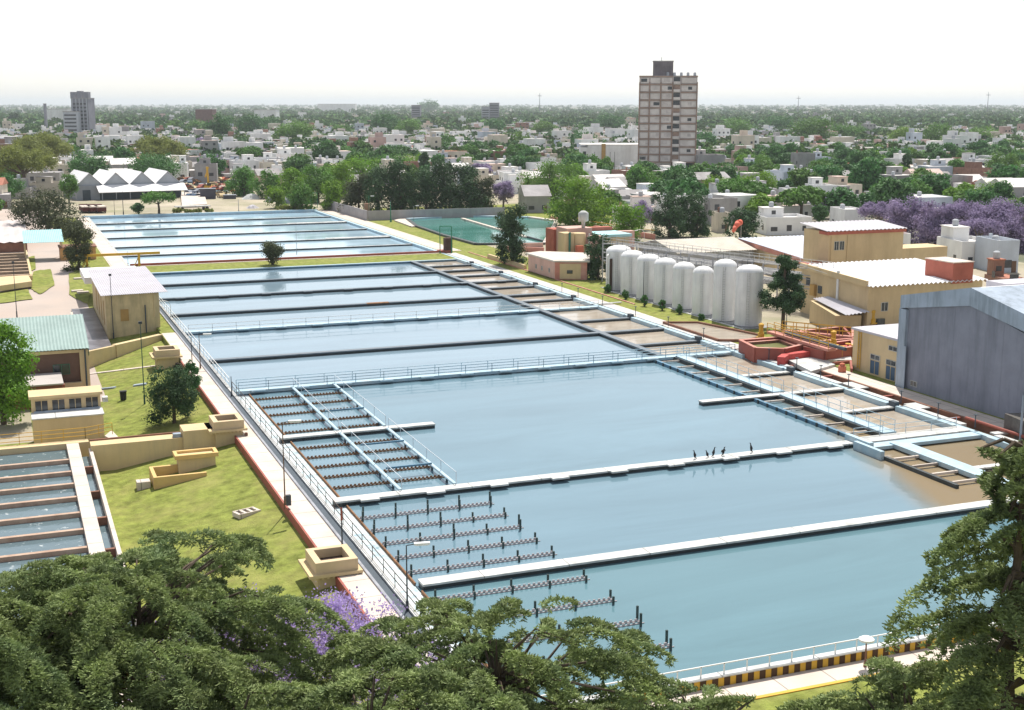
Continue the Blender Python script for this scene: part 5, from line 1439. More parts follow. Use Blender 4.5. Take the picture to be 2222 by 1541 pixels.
    Ls = blade * rng.uniform(.8, 1.8, (n_, 1)); ws = blade * .24 * rng.uniform(.7, 1.4, (n_, 1))
    P = P + rng.normal(size=(n_, 3)) * .016
    V = np.stack([P - w * ws, P + w * ws, P + ax * Ls + w * ws * .5, P + ax * Ls - w * ws * .5], axis=1)
    t = thing(name, label, 'tree', p, 'big dark cedars in front')
    link('foliage', quads_mesh('foliage', V, fol['cedar']), t)
    for mbx, nm in ((tr, 'trunk'), (br, 'branches')):
        o = mbx.build(nm, bark, None, (0, 0, 0)); o.parent = t; ORI[o.name] = ORI[t.name]
    return n_
def ced_at(px, py, D, H):
    top = at_d(px, py, D)
    return Vector((top.x, top.y, top.z - H))
NC = 0
p = ced_at(290, 1165, 37, 17.5); NC += cedar('cedar', 'broad layered cedar filling the lower left corner', p, 17.5, 6.6, 11, n=285, fall=1.9, gaps=.62, thick=3.6, lump=.7)
p = ced_at(-60, 1235, 34, 16.5); NC += cedar('cedar', 'cedar cut by the left edge behind the broad layered one', p, 16.5, 5.2, 17, n=180, gaps=.5, thick=3.2)
p = ced_at(500, 1465, 31, 13.5); NC += cedar('cedar', 'lower cedar between the left and middle cedars below the purple tree', p, 13.5, 4.2, 12, n=150, fall=1.2, gaps=.5, thick=3)
p = ced_at(1075, 1300, 33, 16.0); NC += cedar('cedar', 'wide drooping cedar at the bottom middle reaching over the water', p, 16.0, 6.6, 13, n=290, fall=2.3, gaps=.6, thick=3.8, lump=.7)
p = ced_at(790, 1440, 30, 13.5); NC += cedar('cedar', 'cedar crown filling the bottom edge left of the middle one', p, 13.5, 3.8, 18, n=120, fall=1.3, gaps=.5, thick=3)
p = ced_at(2240, 850, 29, 24.5); NC += cedar('cedar', 'tall dark cedar with visible trunk at the right edge', p, 24.5, 5.0, 14, n=240, tall=True)
p = ced_at(1540, 1500, 31, 12.0); NC += cedar('cedar', 'low cedar crown at the bottom edge right of the middle one', p, 12, 3.0, 15, n=80, fall=1.0, gaps=.5)
p = ced_at(2000, 1440, 30, 13.5); NC += cedar('cedar', 'low wide cedar at the bottom below the path at lower right', p, 13.5, 4.0, 16, n=130, fall=1.8, gaps=.55, thick=3.2)
print('cedar blades', NC)
# purple tree among the cedars
def flower_tree(p, w, h, seed, lab):
    rng = np.random.default_rng(seed)
    mb = MB(); tips = []
    def grow(o, d, L, r, g):
        q = o + d * L
        mb.path([o, o + d * L * .5 + Vector(rng.normal(size=3)) * L * .04, q], [r, r * .8, r * .6], 5)
        if g == 0: tips.append(q); return
        for k in range(3):
            nd = (d + Vector(rng.normal(size=3)) * .55 + Vector((0, 0, .1))).normalized()
            grow(q, nd, L * rng.uniform(.62, .82), r * .58, g - 1)
    for k in range(5):
        a = k * 1.26
        grow(Vector((0, 0, h * .35)), Vector((math.cos(a) * .7, math.sin(a) * .7, .8)).normalized(), h * .2, .1, 4)
    mb.tube((0, 0, -.5), (0, 0, h * .36), .17, .12, 8)
    T = np.array([tuple(v) for v in tips])
    P = np.repeat(T, 60, 0) + rng.normal(size=(len(T) * 60, 3)) * np.array([.2, .2, .22])
    V = leaf_quads(rng, P, rng.normal(size=P.shape), .085, .8)
    t = thing('jacaranda', lab, 'tree', p)
    link('blossom', quads_mesh('blossom', V, M('near_jacaranda_blossom', (.46, .36, .64), .7, .3, 2, .1, translucent=.35)), t)
    o = mb.build('trunk', bark_pale, None, (0, 0, 0)); o.parent = t
top = at_d(700, 1240, 43); flower_tree(Vector((top.x, top.y, top.z - 11.5)), 7, 11.2, 5, 'purple flowering tree in front of the nearest ochre box')
top = at_d(540, 1250, 41); flower_tree(Vector((top.x, top.y, top.z - 10.7)), 8, 10.6, 6, 'purple flowering tree between the left and middle cedars')
# ================================================================ THE SCRAPYARD AND WAREHOUSE
k_wall = [M('white_house_wall', (.80, .80, .79), .9, .08, .3, stain=(.45, .43, .41), st_amt=.5, st_scale=.25, streak=True),
          M('cream_house_wall', (.62, .56, .46), .9, .1, .3, stain=(.4, .35, .3), st_amt=.5, st_scale=.25, streak=True),
          M('grey_house_wall', (.34, .33, .33), .9, .15, .3, stain=(.18, .17, .17), st_amt=.6, st_scale=.25, streak=True),
          M('pink_house_wall', (.52, .36, .32), .9, .1, .3, stain=(.3, .2, .18), st_amt=.5, st_scale=.25, streak=True),
          M('bluish_house_wall', (.50, .55, .62), .9, .1, .3, stain=(.3, .33, .36), st_amt=.5, st_scale=.25, streak=True),
          M('brick_house_wall', (.27, .15, .11), .9, .2, .8)]
wcol = ['white', 'cream', 'grey', 'pinkish', 'pale blue', 'brick brown']
k_roofs = [M('house_roof_pale', (.74, .71, .68), .85, .15, .3, stain=(.4, .36, .33), st_amt=.6, st_scale=.2),
           M('house_roof_grey', (.36, .34, .34), .85, .2, .3, stain=(.2, .18, .17), st_amt=.6, st_scale=.2),
           M('house_roof_tile', (.42, .17, .11), .85, .2, .5),
           M('house_roof_pinkish', (.60, .46, .40), .85, .15, .3)]
rcol = ['pale', 'grey', 'red tiled', 'pinkish']
k_hglass = M('house_window_dark', (.04, .045, .055), .25, .3, 1, .5)
k_tankg = M('roof_tank_grey', (.42, .44, .47), .7, .1)
EXC = []   # (px0, px1, py0, py1) footprints in the picture already taken
rngt = random.Random(5)
def house(p, w, d, h, wc, rc, seed, near, rz=0., storeys=1, pitched=False, extras=True):
    """a flat roofed town house with parapet, upper room, tank, windows and door"""
    r = random.Random(seed)
    t = thing('house', '', 'house', p, 'houses of the town')
    t.rotation_euler = (0, 0, rz)
    W, R = k_wall[wc], k_roofs[rc]
    def part(mb, nm, m, par=t):
        o = mb.build(nm, m, None, (0, 0, 0)); o.parent = par; ORI[o.name] = (0, 0, 0); return o
    mb = MB().box(-w / 2, w / 2, -d / 2, d / 2, -.3, h)
    up = None
    if not pitched:
        pt = r.choice((.15, .4, .7))
        for a in ((-w / 2, w / 2, -d / 2, -d / 2 + .2), (-w / 2, w / 2, d / 2 - .2, d / 2), (-w / 2, -w / 2 + .2, -d / 2 + .2, d / 2 - .2), (w / 2 - .2, w / 2, -d / 2 + .2, d / 2 - .2)): mb.box(*a, h, h + pt)
        if r.random() < .5:
            uw, ud = w * r.uniform(.3, .55), d * r.uniform(.3, .6); ux = r.uniform(-1, 1) * (w - uw) * .45; uy = (d - ud) * .4
            up = (ux, uy, uw, ud, r.uniform(2.2, 2.8))
            mb.box(ux - uw / 2, ux + uw / 2, uy - ud / 2, uy + ud / 2, h + .01, h + up[4])
    part(mb, 'wall', W)
    if pitched:
        mb = MB()
        mb.prism_x([(-d / 2 - .4, h - .1), (0, h + d * .22), (d / 2 + .4, h - .1), (0, h + d * .22 - .2)][:3], -w / 2 - .3, w / 2 + .3)
        part(mb, 'roof', R)
    else:
        mb = MB().box(-w / 2 + .2, w / 2 - .2, -d / 2 + .2, d / 2 - .2, h, h + .06)
        if up: mb.box(up[0] - up[2] / 2 - .15, up[0] + up[2] / 2 + .15, up[1] - up[3] / 2 - .15, up[1] + up[3] / 2 + .15, h + up[4] + .002, h + up[4] + .18)
        part(mb, 'roof', R)
    if near:
        k = max(1, int(w / 3.4))
        for s in range(storeys):
            for i in range(k):
                if r.random() < .2: continue
                x = -w / 2 + w * (i + .5) / k; z = .9 + s * 2.9; ww = r.choice((.9, 1.2, 1.6)); hh = r.choice((1.0, 1.2, 1.4))
                part(MB().box(x - ww / 2, x + ww / 2, -d / 2 - .05, -d / 2 - .002, z, z + hh).mat(0), 'window', k_hglass)
            for i in range(max(1, int(d / 4))):
                y = -d / 2 + d * (i + .5) / max(1, int(d / 4)); z = 1.0 + s * 2.9
                if r.random() < .6: part(MB().box(-w / 2 - .05, -w / 2 - .002, y - .5, y + .5, z, z + 1.1), 'window', k_hglass)
        if r.random() < .6: part(MB().box(w * .3 - .45, w * .3 + .45, -d / 2 - .06, -d / 2 - .003, 0, 2.1), 'door', M('brown_door', (.14, .08, .05), .7))
        if up and r.random() < .8: part(MB().box(up[0] - .5, up[0] + .5, up[1] - up[3] / 2 - .05, up[1] - up[3] / 2 - .002, h + .9, h + 1.8), 'window', k_hglass)
        if not pitched and r.random() < .7:
            x, y = r.uniform(-.35, .35) * w, r.uniform(-.2, .35) * d; b = h + .06
            if up and abs(x - up[0]) < up[2] / 2 + .7: b = h + up[4] + .18; x, y = up[0], up[1]
            part(MB().frame((x, y, b)).lathe([(.5, 0), (.6, .1), (.6, 1.1), (.3, 1.3)], 10), 'water_tank', k_tankg)
        if r.random() < .4:
            x = r.uniform(-.4, .4) * w; part(MB().box(x - .25, x + .25, d * .3, d * .3 + .5, h, h + 1.3), 'chimney', k_wall[5] if r.random() < .5 else W)
    else:
        if r.random() < .8: part(MB().box(-w * .25, w * .25, -d / 2 - .06, -d / 2 - .002, 1.0, 2.2), 'window', k_hglass)
    return t
def px_house(px0, px1, pyb, pyt, label, wc=0, rc=0, seed=0, depth=9, pitched=False, storeys=None, rz=-YAW * .6, cat='house'):
    p = at((px0 + px1) / 2, pyb); D = fwd(p)
    w = (px1 - px0) * D / F_PX * .93; h = zat(pyt, p)
    p = p + Vector((math.sin(YAW), math.cos(YAW), 0)) * depth / 2
    t = house(p, w, depth, h, wc, rc, seed or int(px0), True, rz, storeys or max(1, int(h / 2.9)), pitched)
    t['label'] = label; t['category'] = cat
    EXC.append((p.x, p.y, max(w, depth) * .62))
    return t
# notable town buildings
px_house(596, 658, 360, 322, 'white modern house with slanting roof line in the middle distance', 0, 0, 3, 12, storeys=2)
t = bpy.data.objects[-1] if False else None
px_house(870, 930, 345, 325, 'white house with red gabled roof in the middle distance', 0, 2, 5, 10, pitched=True)
px_house(832, 880, 350, 316, 'white flat block left of the red gabled house', 0, 0, 6)
px_house(790, 850, 366, 345, 'pale low house in front of the white flat block', 0, 0, 7)
px_house(948, 1000, 378, 345, 'pale blue tall narrow block behind the dark tree row', 4, 1, 8)
px_house(1726, 1765, 395, 335, 'dark grey unfinished block right of the tower', 2, 1, 9)
px_house(1765, 1800, 390, 345, 'pale blue block beside the dark grey unfinished one', 4, 0, 10)
px_house(1688, 1735, 335, 298, 'white modernist house with balconies right of the tower', 0, 0, 11, storeys=2)
px_house(1700, 1760, 352, 322, 'white house in front of the modernist one', 0, 0, 12)
px_house(1995, 2062, 350, 318, 'white stepped block near the right edge in the middle distance', 0, 0, 13, 10, storeys=2)
px_house(1880, 2010, 388, 362, 'long cream warehouse with pinkish roof', 1, 3, 14, 16)
px_house(2005, 2065, 400, 362, 'bluish white house right of the long cream warehouse', 4, 0, 15)
px_house(1975, 2050, 418, 385, 'house with pale pink roof above the purple row', 1, 3, 16, 12, pitched=True)
px_house(2050, 2140, 425, 398, 'white gabled house above the purple row', 0, 0, 17, 12, pitched=True)
px_house(2140, 2215, 420, 400, 'pale grey shed roofed house at the right edge', 2, 0, 18)
px_house(1762, 1812, 460, 408, 'white cube house left of the grey carport', 0, 0, 19)
px_house(1700, 1745, 448, 415, 'small white house by the small dark tree', 0, 0, 20, 7)
px_house(1805, 1860, 462, 430, 'grey carport block beside the white cube house', 2, 1, 21)
px_house(1700, 1775, 470, 440, 'long white low roof in front of the white cube house', 0, 0, 22, 14)
px_house(1822, 1872, 500, 458, 'white house with blank gable wall behind the tall ochre block', 0, 0, 23)
px_house(1650, 1760, 510, 478, 'white house row behind the windsock', 0, 0, 24, 10)
px_house(1552, 1580, 505, 465, 'narrow ochre house wall between dark trees', 1, 1, 25, 5)
px_house(1540, 1580, 465, 442, 'small cream house behind the dark trees', 1, 3, 26)
px_house(1885, 1972, 550, 515, 'white wall house with brown tiled roof left of the purple tree trunks', 0, 2, 27, 10)
px_house(1925, 1945, 520, 492, 'white chimney block on the brown tiled house', 0, 1, 28, 3)
px_house(2070, 2160, 580, 532, 'white house with terrace below the purple row', 0, 0, 29, 10)
px_house(2150, 2205, 592, 530, 'pale blue block right of the white terrace house', 4, 0, 30, 8)
px_house(2165, 2222, 620, 606, 'low reddish roofed house at the right edge behind the grey shed', 5, 2, 31, 6)
px_house(1326, 1370, 440, 412, 'small white cube house below the white block', 0, 0, 32, 7)
px_house(1130, 1190, 462, 425, 'grey gabled house behind the dark tree row right end', 2, 1, 33, 12, pitched=True)
px_house(1440, 1500, 400, 378, 'bright white low building at the foot of the tower', 0, 0, 34, 14)
px_house(1505, 1570, 385, 340, 'grey stepped block right beside the tower base', 2, 0, 35, 12)
px_house(1140, 1175, 405, 385, 'small pale house left of the flat layered tree', 0, 3, 36)
px_house(1345, 1440, 300, 285, 'wide pale town block behind the white block', 0, 0, 37)
px_house(420, 470, 405, 360, 'grey wall building between the warehouse and purple tree', 2, 1, 38, 6)
px_house(250, 330, 350, 325, 'white house between the two pale olive trees', 0, 0, 39)
px_house(215, 290, 375, 345, 'white house with terrace above the warehouse', 0, 0, 40)
px_house(0, 62, 432, 410, 'low grey building at the left edge', 2, 1, 41, 10)
px_house(60, 130, 425, 402, 'low cream building with brown roof left of the warehouse', 1, 1, 42, 10)
# white block and tower
t = thing('white_block', 'large windowless white block with brown vertical strip beside the tower', 'building', at(1330, 368))
p = at(1330, 371); D = fwd(p); u_ = F_PX / D; w = 138 / u_; h = zat(315, p); MBt = lambda: MB().frame(p, -YAW)
MBt().box(-w / 2 + 3, w / 2, 0, 22, -.5, h).build('wall', k_wall[0], t)
MBt().box(-w / 2, -w / 2 + 2.99, -.5, 20, -.5, h - 1).build('wing', k_wall[0], t)
MBt().box(-w / 2 + 9.2, -w / 2 + 11, -.35, -.003, -.4, h + .6).build('brown_strip', k_wood, t)
MBt().box(-w / 2, w / 2 + .1, -.1, 22.1, h, h + .3).build('roof', k_roofs[0], t)
for x in (-w / 2 + 6, -w / 2 + 13, -w / 2 + 15): MBt().box(x, x + .25, -.1, -.003, 0, h - 3).build('groove', k_wall[2], t)
MBt().box(w / 2 - 3.4, w / 2 - 1.2, -.12, -.003, h - 6.5, h - 3.5).build('window', k_hglass, t)
for z in (2.5, 6.5): MBt().box(-w / 2 + .8, -w / 2 + 2.2, -.62, -.503, z, z + 2.2).build('window', k_hglass, t)
EXC.append((p.x, p.y + 8, 22))
# apartment tower
t = thing('apartment_tower', 'tall weathered pinkish apartment tower with brown floor bands', 'tower block', at(1443, 372))
p = at(1446, 384); D = fwd(p); sc_ = D / F_PX
k_tw = M('stained_pink_grey_panels', (.54, .47, .45), .9, .18, .25, stain=(.34, .27, .26), st_amt=.7, st_scale=.12, streak=True)
k_tb = M('brown_floor_band', (.36, .25, .20), .85, .25, .3)
k_tc = M('light_tower_panel', (.70, .64, .61), .9, .12, .3, stain=(.48, .41, .38), st_amt=.6, st_scale=.2)
k_blind = M('tower_blind', (.56, .50, .48), .8, .2)
Ht = zat(166, p); fl = (Ht - 6.0) / 11
TB = lambda: MB().frame(p, -YAW - .09)
hw = 61 * sc_
X = [-hw, -hw + .175 * 2 * hw, -hw + .37 * 2 * hw, -hw + .575 * 2 * hw, -hw + .715 * 2 * hw, hw]
TB().box(-hw, hw, .6, 18, 6.0, Ht).build('wall', k_tw, t)
TB().box(-hw, X[3], 1.5, 17, -.5, 5.99).build('base', k_tc, t)
TB().box(X[3], hw - 1, 5, 17, -.5, 5.99).build('base', k_dark, t)
for x in (X[3] + .3, X[4], hw - .8, hw - 5): TB().box(x, x + .7, .7, 1.4, -.5, 5.99).build('pillar', k_tb, t)
for k in range(12):
    z = 6.0 + k * fl
    TB().box(-hw - .25, X[3], .1, .599, z - .22, z + .22).build('floor_band', k_tb, t)
    TB().box(X[4], hw + .2, .05, .599, z - .3, z + .16).build('floor_band', k_tb, t)
    if k == 11: break
    for c_ in range(3):
        w_ = TB().box(X[c_] + .35, X[c_ + 1] - .35, .35, .598, z + .4, z + fl - .55).build('panel', k_tc, t)
        if (k * 3 + c_) % 2 == 0 or c_ == 2:
            xx = X[c_] + 1.0 + ((k * 7 + c_ * 3) % 5) * .55
            TB().box(xx - .4, xx + 2.0, .29, .349, z + 1.0, z + 2.3).build('window', k_hglass if (k * 2 + c_) % 5 == 0 else k_blind, w_)
    TB().box(X[4] + .35, hw - .35, .32, .598, z + .4, z + fl - .5).build('panel', k_tc, t)
    if k % 2: TB().box(X[4] + 3.0, X[4] + 4.6, .26, .319, z + 1.0, z + 2.2).build('window', k_hglass if k % 4 == 1 else k_blind, t)
    TB().box(X[3] + .4, X[4] - .3, .45, .598, z + 1.2, z + fl - .25).build('balcony_opening', k_hglass if k % 3 else k_tb, t)
    TB().box(X[3] + .35, X[4] - .25, -.5, .449, z + .1, z + 1.15).build('balcony', k_tc, t)
for x in X[:4] + [X[5]]: TB().box(x - .22, x + .22, .0, .6, 6.0, Ht - 2.3).build('pilaster', k_tb, t)
TB().box(-hw - .1, hw + .1, .3, 18.2, Ht, Ht + .35).build('roof', k_roofs[1], t)
zc = zat(133, p)
TB().box(-hw + 5.5, -hw + 13.7, 5, 13, Ht + .36, zc).build('lift_house', M('dark_weathered_concrete', (.17, .15, .16), .9, .3, .3, stain=(.30, .25, .25), st_amt=.6, st_scale=.2, streak=True), t)
TB().box(-hw + 5.3, -hw + 13.9, 4.8, 13.2, zc, zc + .4).build('lift_house_cap', k_roofs[1], t)
for i in range(5): TB().frame(p + Vector((2 + i * 2.6, 4.5 - i, Ht + .35)), 0).lathe([(.6, 0), (.6, 1.3), (.2, 1.5)], 8).build('roof_tank', k_tankg, t)
TB().tube((-hw + 9, 9, zc), (-hw + 9, 9, zc + 2), .12, n=5).build('antenna', k_dark, t)
EXC.append((p.x, p.y + 8, 24))
# far landmark blocks
def far_block(px0, px1, D, pyt, pyb, lab, m, d=18, name='distant_block', bands=True, hz=None):
    base = at_d((px0 + px1) / 2, pyb, D); base.z = 0
    w = (px1 - px0) * D / F_PX; h = zat(pyt, base)
    t = thing(name, lab, 'building', base)
    MB().frame(base, -YAW).box(-w / 2, w / 2, 0, d, -1, h).build('wall', m, t)
    MB().frame(base, -YAW).box(-w / 2 - .3, w / 2 + .3, -.3, d + .3, h, h + .6).build('roof', k_roofs[1], t)
    if bands:
        for k in range(1, int(h / 3.2)):
            MB().frame(base, -YAW).box(-w / 2 + 1, w / 2 - 1, -.15, -.003, k * 3.2 - .1, k * 3.2 + 1.3).build('window_band', k_hglass, t)
    EXC.append((base.x, base.y, w))
    return t, base, w, h
kf = M('far_grey_concrete', (.25, .25, .29), .9, .2, .1, stain=(.14, .14, .17), st_amt=.6, st_scale=.05, streak=True)
kfl = M('far_light_concrete', (.44, .46, .50), .9, .15, .1)
t, b, w, h = far_block(157, 193, 1150, 214, 262, 'tall grey residential tower with jagged roof top far left', kf)
for dx in (-.42, -.02, .38): MB().frame(b, -YAW).box(w * dx - 1.9, w * dx + 1.9, 1, 8, h + .6, h + 6.5 - abs(dx) * 2).build('roof_turret', kf, t)
for dx in (-.42, -.2, .0, .2, .42): MB().frame(b, -YAW).box(w * dx - .35, w * dx + .35, -.8, -.16, 0, h).build('rib', kfl, t)
far_block(138, 168, 1140, 243, 265, 'pale lower block attached left of the grey tower', kfl)
far_block(425, 461, 1300, 238, 258, 'brown flat topped block standing above the far trees', M('far_brown_brick', (.21, .13, .12), .9, .15), bands=False)
far_block(893, 912, 1900, 229, 248, 'small grey block on the far skyline near the middle', kf)
far_block(1045, 1062, 1900, 232, 250, 'left part of the grey tower pair on the far skyline', kfl)
far_block(1062, 1083, 1880, 224, 250, 'dark stepped tower of the pair on the far skyline', kf)
far_block(96, 100, 1400, 226, 260, 'slender dark chimney left of the grey tower', kf, 4, 'chimney_stack', False)
far_block(690, 770, 4200, 226, 231, 'long white industrial roof on the horizon', k_wall[0], 40, bands=False)
far_block(100, 145, 1700, 237, 245, 'long white roof left of the grey tower', k_wall[0], 30, bands=False)
far_block(552, 598, 1900, 239, 244, 'long pale roof in the far town', k_wall[0], 30, bands=False)
for px, yt, lab in ((1171, 202, 'thin radio mast on the horizon near the middle'), (2143, 200, 'thin radio mast on the horizon at the far right'), (1732, 208, 'slender tower on the horizon right of the apartment tower')):
    base = at_d(px, 232, 2600); base.z = 0
    t = thing('radio_mast', lab, 'mast', base)
    hh = zat(yt, base)
    MB().tube(base, base + Vector((0, 0, hh)), 1.0, .4, 6).build('mast_pole', kf, t)
    MB().frame(base, -YAW).box(-4, 4, -.5, .5, hh * .88, hh * .88 + 1).build('cross_arm', kf, t)
# warehouse with four gables
t = thing('gabled_warehouse', 'grey warehouse with four gabled roofs and white awning', 'warehouse', at(270, 432))
a = at(163, 432); b = at(218, 434); c_ = at(395, 428)
ux = (c_ - b); ux.z = 0; Lw = ux.length; ux.normalize(); ang = math.atan2(ux.y, ux.x)
WB = lambda: MB().frame((b.x, b.y, 0), ang)
he = zat(400, b)
dpt = 26
k_ws = M('warehouse_grey', (.30, .32, .36), .85, .12, .3)
nW = 4; gw = (Lw + 7) / nW
mb = WB().box(-7, Lw, .6, dpt, -.5, he - .4); mb.build('wall', k_ws, t)
for i in range(nW):
    x0 = -7 + i * gw
    gm = WB(); gm.prism_y([(x0, he - .4), (x0 + gw, he - .4), (x0 + gw / 2, he + 3.3)], 1.2, dpt); gm.build('gable', M('warehouse_gable_pale', (.42, .45, .50), .85, .12, .3), t)
    rm = WB()
    for s in (0, 1):
        xa, za, xb, zb = (x0 - .1, he - .45, x0 + gw / 2, he + 3.45) if s == 0 else (x0 + gw / 2, he + 3.45, x0 + gw + .1, he - .45)
        rm.prism_y([(xa, za), (xb, zb), (xb, zb + .12), (xa, za + .12)], .6, dpt + .5)
    rm.build('roof', k_tinw, t)
WB().prism_x([(-3.8, he - 2.5), (.59, he - .5), (.59, he - .3), (-3.8, he - 2.3)], -1, Lw + 1).build('awning', k_tinw, t)
WB().box(0, Lw, .55, .599, 0, he - 2.2).build('open_front', k_dark, t)
for i in range(7): WB().box(i * Lw / 6 - .1, i * Lw / 6 + .1, -3.6, -3.4, 0, he - 2.4).build('awning_post', k_ws, t)
WB().box(-5.2, -2.8, .55, .599, -.2, 3.2).build('doorway', k_dark, t)
EXC.append((b.x + 12, b.y + 12, 28))
# pale platform, sheds, containers and scrap
tag(MB().prism([at(395, 452)[:2], at(450, 449)[:2], at(442, 420)[:2], at(392, 422)[:2]], 0, .8).build('loading_platform', k_path, loc=at(420, 440)), 'pale concrete loading platform beside the warehouse', 'platform')
t = thing('flatbed_trailer', 'pale empty flatbed trailer parked by the basins far edge', 'trailer', at(420, 456))
p = at(418, 456)
MB().frame(p, 0).box(-5, 5, -1.2, 1.2, 1.0, 1.25).build('flat_deck', k_conc, t)
for dx in (-4, -3, 3, 4): MB().frame(p + Vector((dx, -1.2, .5)), 0).tube((0, 0, 0), (0, .35, 0), .5, n=10).build('wheel', k_black, t)
for i, (px, col) in enumerate(((187, k_path), (203, k_path), (219, k_path))):
    p = at(px, 462); t = thing('parked_truck', ['left one of three pale topped trucks below the warehouse', 'middle one of three pale topped trucks below the warehouse', 'right one of three pale topped trucks below the warehouse'][i], 'truck', p, 'three pale topped trucks')
    MB().frame(p, .1).box(-1.3, 1.3, -2, 3.5, 1.6, 1.9).build('tarp_top', col, t)
    MB().frame(p, .1).box(-1.2, 1.2, -2, 3.4, .5, 1.59).build('cargo_body', M('dark_maroon', (.10, .03, .025)), t)
    MB().frame(p, .1).box(-1.1, 1.1, 3.6, 5.2, .5, 2.1).build('cab', M('dark_maroon', (.10, .03, .025)), t)
    for sx in (-1.2, 1.0):
        for sy in (-1.2, 2.6, 4.6): MB().frame(p + Vector((sx, sy, .5)), .1).tube((0, 0, 0), (.22, 0, 0), .5, n=10).build('wheel', k_black, t)
def car(p, rz, col, lab, grp, proto={}):
    if 'm' not in proto:
        prof = [(-2.1, .35), (2.1, .35), (2.15, .75), (1.2, .92), (.55, 1.42), (-1.1, 1.45), (-1.8, .98), (-2.15, .9)]
        proto['b'] = [(x, z) for x, z in prof]
    t = thing('scrap_car', lab, 'car', p, grp)
    mb = MB(); mb.prism_y(proto['b'], -.85, .85)
    o = mb.build('body', col, None, (0, 0, 0)); o.parent = t
    mb = MB(); mb.prism_y([(.62, .95), (1.0, .95), (.52, 1.36), (-1.05, 1.38), (-1.55, .98)], -.87, .87)
    o = mb.build('side_windows', k_hglass, None, (0, 0, 0)); o.parent = t
    for x in (-1.35, 1.35):
        for y in (-.88, .7):
            o = MB().tube((x, y, .33), (x, y + .18, .33), .33, n=10).build('wheel', k_black, None, (0, 0, 0)); o.parent = t
    t.rotation_euler = (0, 0, rz)
cc = [('red', k_red), ('white', k_white), ('pale blue', k_blue), ('grey', k_ws), ('dark blue', k_bluedoor), ('rusty', k_rust), ('cream', k_cream), ('orange', M('orange_red_paint', (.55, .17, .10)))]
cars = []
rr = random.Random(3)
for j in range(6):
    for i in range(12 - j):
        px = 398 + i * 11 + j * 3 + rr.uniform(-3, 3); py = 401 + j * 5.6 + rr.uniform(-1, 1)
        if px < 470 and py > 424 and px > 440: continue
        cn, cm = rr.choice(cc); p = at(px, py)
        z = 0 if rr.random() < .7 else 1.4
        cars.append((px, py, z, cn, cm, p))
rows = ['back', 'second', 'third', 'fourth', 'fifth', 'front']
seen = {}
for px, py, z, cn, cm, p in sorted(cars, key=lambda q: q[0]):
    seen[cn] = seen.get(cn, 0) + 1
tot = dict(seen); seen = {}
oo = ['leftmost', 'second', 'third', 'fourth', 'fifth', 'sixth', 'seventh', 'eighth', 'ninth', 'tenth', 'eleventh', 'twelfth', 'thirteenth', 'fourteenth']
for px, py, z, cn, cm, p in sorted(cars, key=lambda q: q[0]):
    k = seen.get(cn, 0); seen[cn] = k + 1
    car(Vector((p.x, p.y, z)), rr.uniform(0, 6.28), cm, f'{cn} scrap car, {oo[min(k, 13)]} of the {cn} ones from the left', 'cars heaped in the scrapyard')
# excavator
p = at(452, 418)
t = thing('excavator', 'yellow excavator with raised arm in the scrapyard', 'excavator', p)
MB().frame(p).box(-1.6, 1.6, -1.2, 1.2, 0, .9).build('tracks', k_black, t)
MB().frame(p).box(-1.5, 1.4, -1.1, 1.1, 1.0, 2.4).build('body', k_yel, t)
MB().frame(p).box(-.4, .9, -1.2, -.1, 2.41, 3.3).build('cab', k_hglass, t)
mb = MB(); h_ = zat(362, p); mb.bar(p + Vector((.5, 0, 2.4)), p + Vector((.2, 0, h_)), .8, .6); mb.bar(p + Vector((.2, 0, h_)), p + Vector((-1.0, 0, h_ - 3.5)), .5, .4); mb.build('arm', k_yel, t)
for i, (x0, x1, yb, yt, m, lab) in enumerate(((435, 468, 432, 410, M('dark_container', (.08, .08, .10)), 'dark grey container in the middle of the scrapyard'), (485, 512, 432, 424, M('dark_container', (.08, .08, .10)), 'low dark skip at the right of the scrapyard'), (524, 550, 420, 400, M('dark_container', (.08, .08, .10)), 'dark hut with pale roof between the scrapyard trees'))):
    p = at((x0 + x1) / 2, yb); w = (x1 - x0) * fwd(p) / F_PX; h = zat(yt, p)
    t = thing(['container', 'skip', 'yard_hut'][i], lab, ['container', 'skip', 'hut'][i], p)
    MB().frame(p, -YAW * .4).box(-w / 2, w / 2, 0, 2.6, 0, h).build('body', m, t)
    MB().frame(p, -YAW * .4).box(-w / 2 - .1, w / 2 + .1, -.15, 2.7, h, h + .12).build('top', k_tinw if i == 2 else k_ws, t)
for i, (px, py, w_, h_, m, lab) in enumerate(((545, 432, 42, 12, k_conc, 'white tarpaulin covered heap right of the scrapyard'), (548, 452, 30, 8, k_tin, 'grey tarpaulin heap near the basins far edge'), (590, 438, 34, 14, k_ws, 'bluish grey scrap heap in front of the wood'), (620, 442, 40, 14, k_dark, 'dark heap of scrap in front of the wood'), (480, 412, 40, 10, k_path, 'pale heap of rubble in the scrapyard'))):
    p = at(px, py); D = fwd(p); w = w_ * D / F_PX; h = h_ * D / F_PX
    rg = random.Random(i); n = 9
    mb = MB().frame(p); vs = [(0, 0, h)]; 
    for k in range(n): a_ = k * 6.283 / n; q = rg.uniform(.3, .6); vs.append((math.cos(a_) * w / 2 * q, math.sin(a_) * w / 2 * q, h * rg.uniform(.5, .9)))
    for k in range(n): a_ = k * 6.283 / n; q = rg.uniform(.8, 1.1); vs.append((math.cos(a_) * w / 2 * q, math.sin(a_) * w / 2 * q, -.1))
    mb.add(vs, [(0, 1 + k, 1 + (k + 1) % n) for k in range(n)] + [(1 + k, 1 + n + k, 1 + n + (k + 1) % n, 1 + (k + 1) % n) for k in range(n)])
    tag(mb.build('covered_heap', m, loc=p), lab, 'heap')

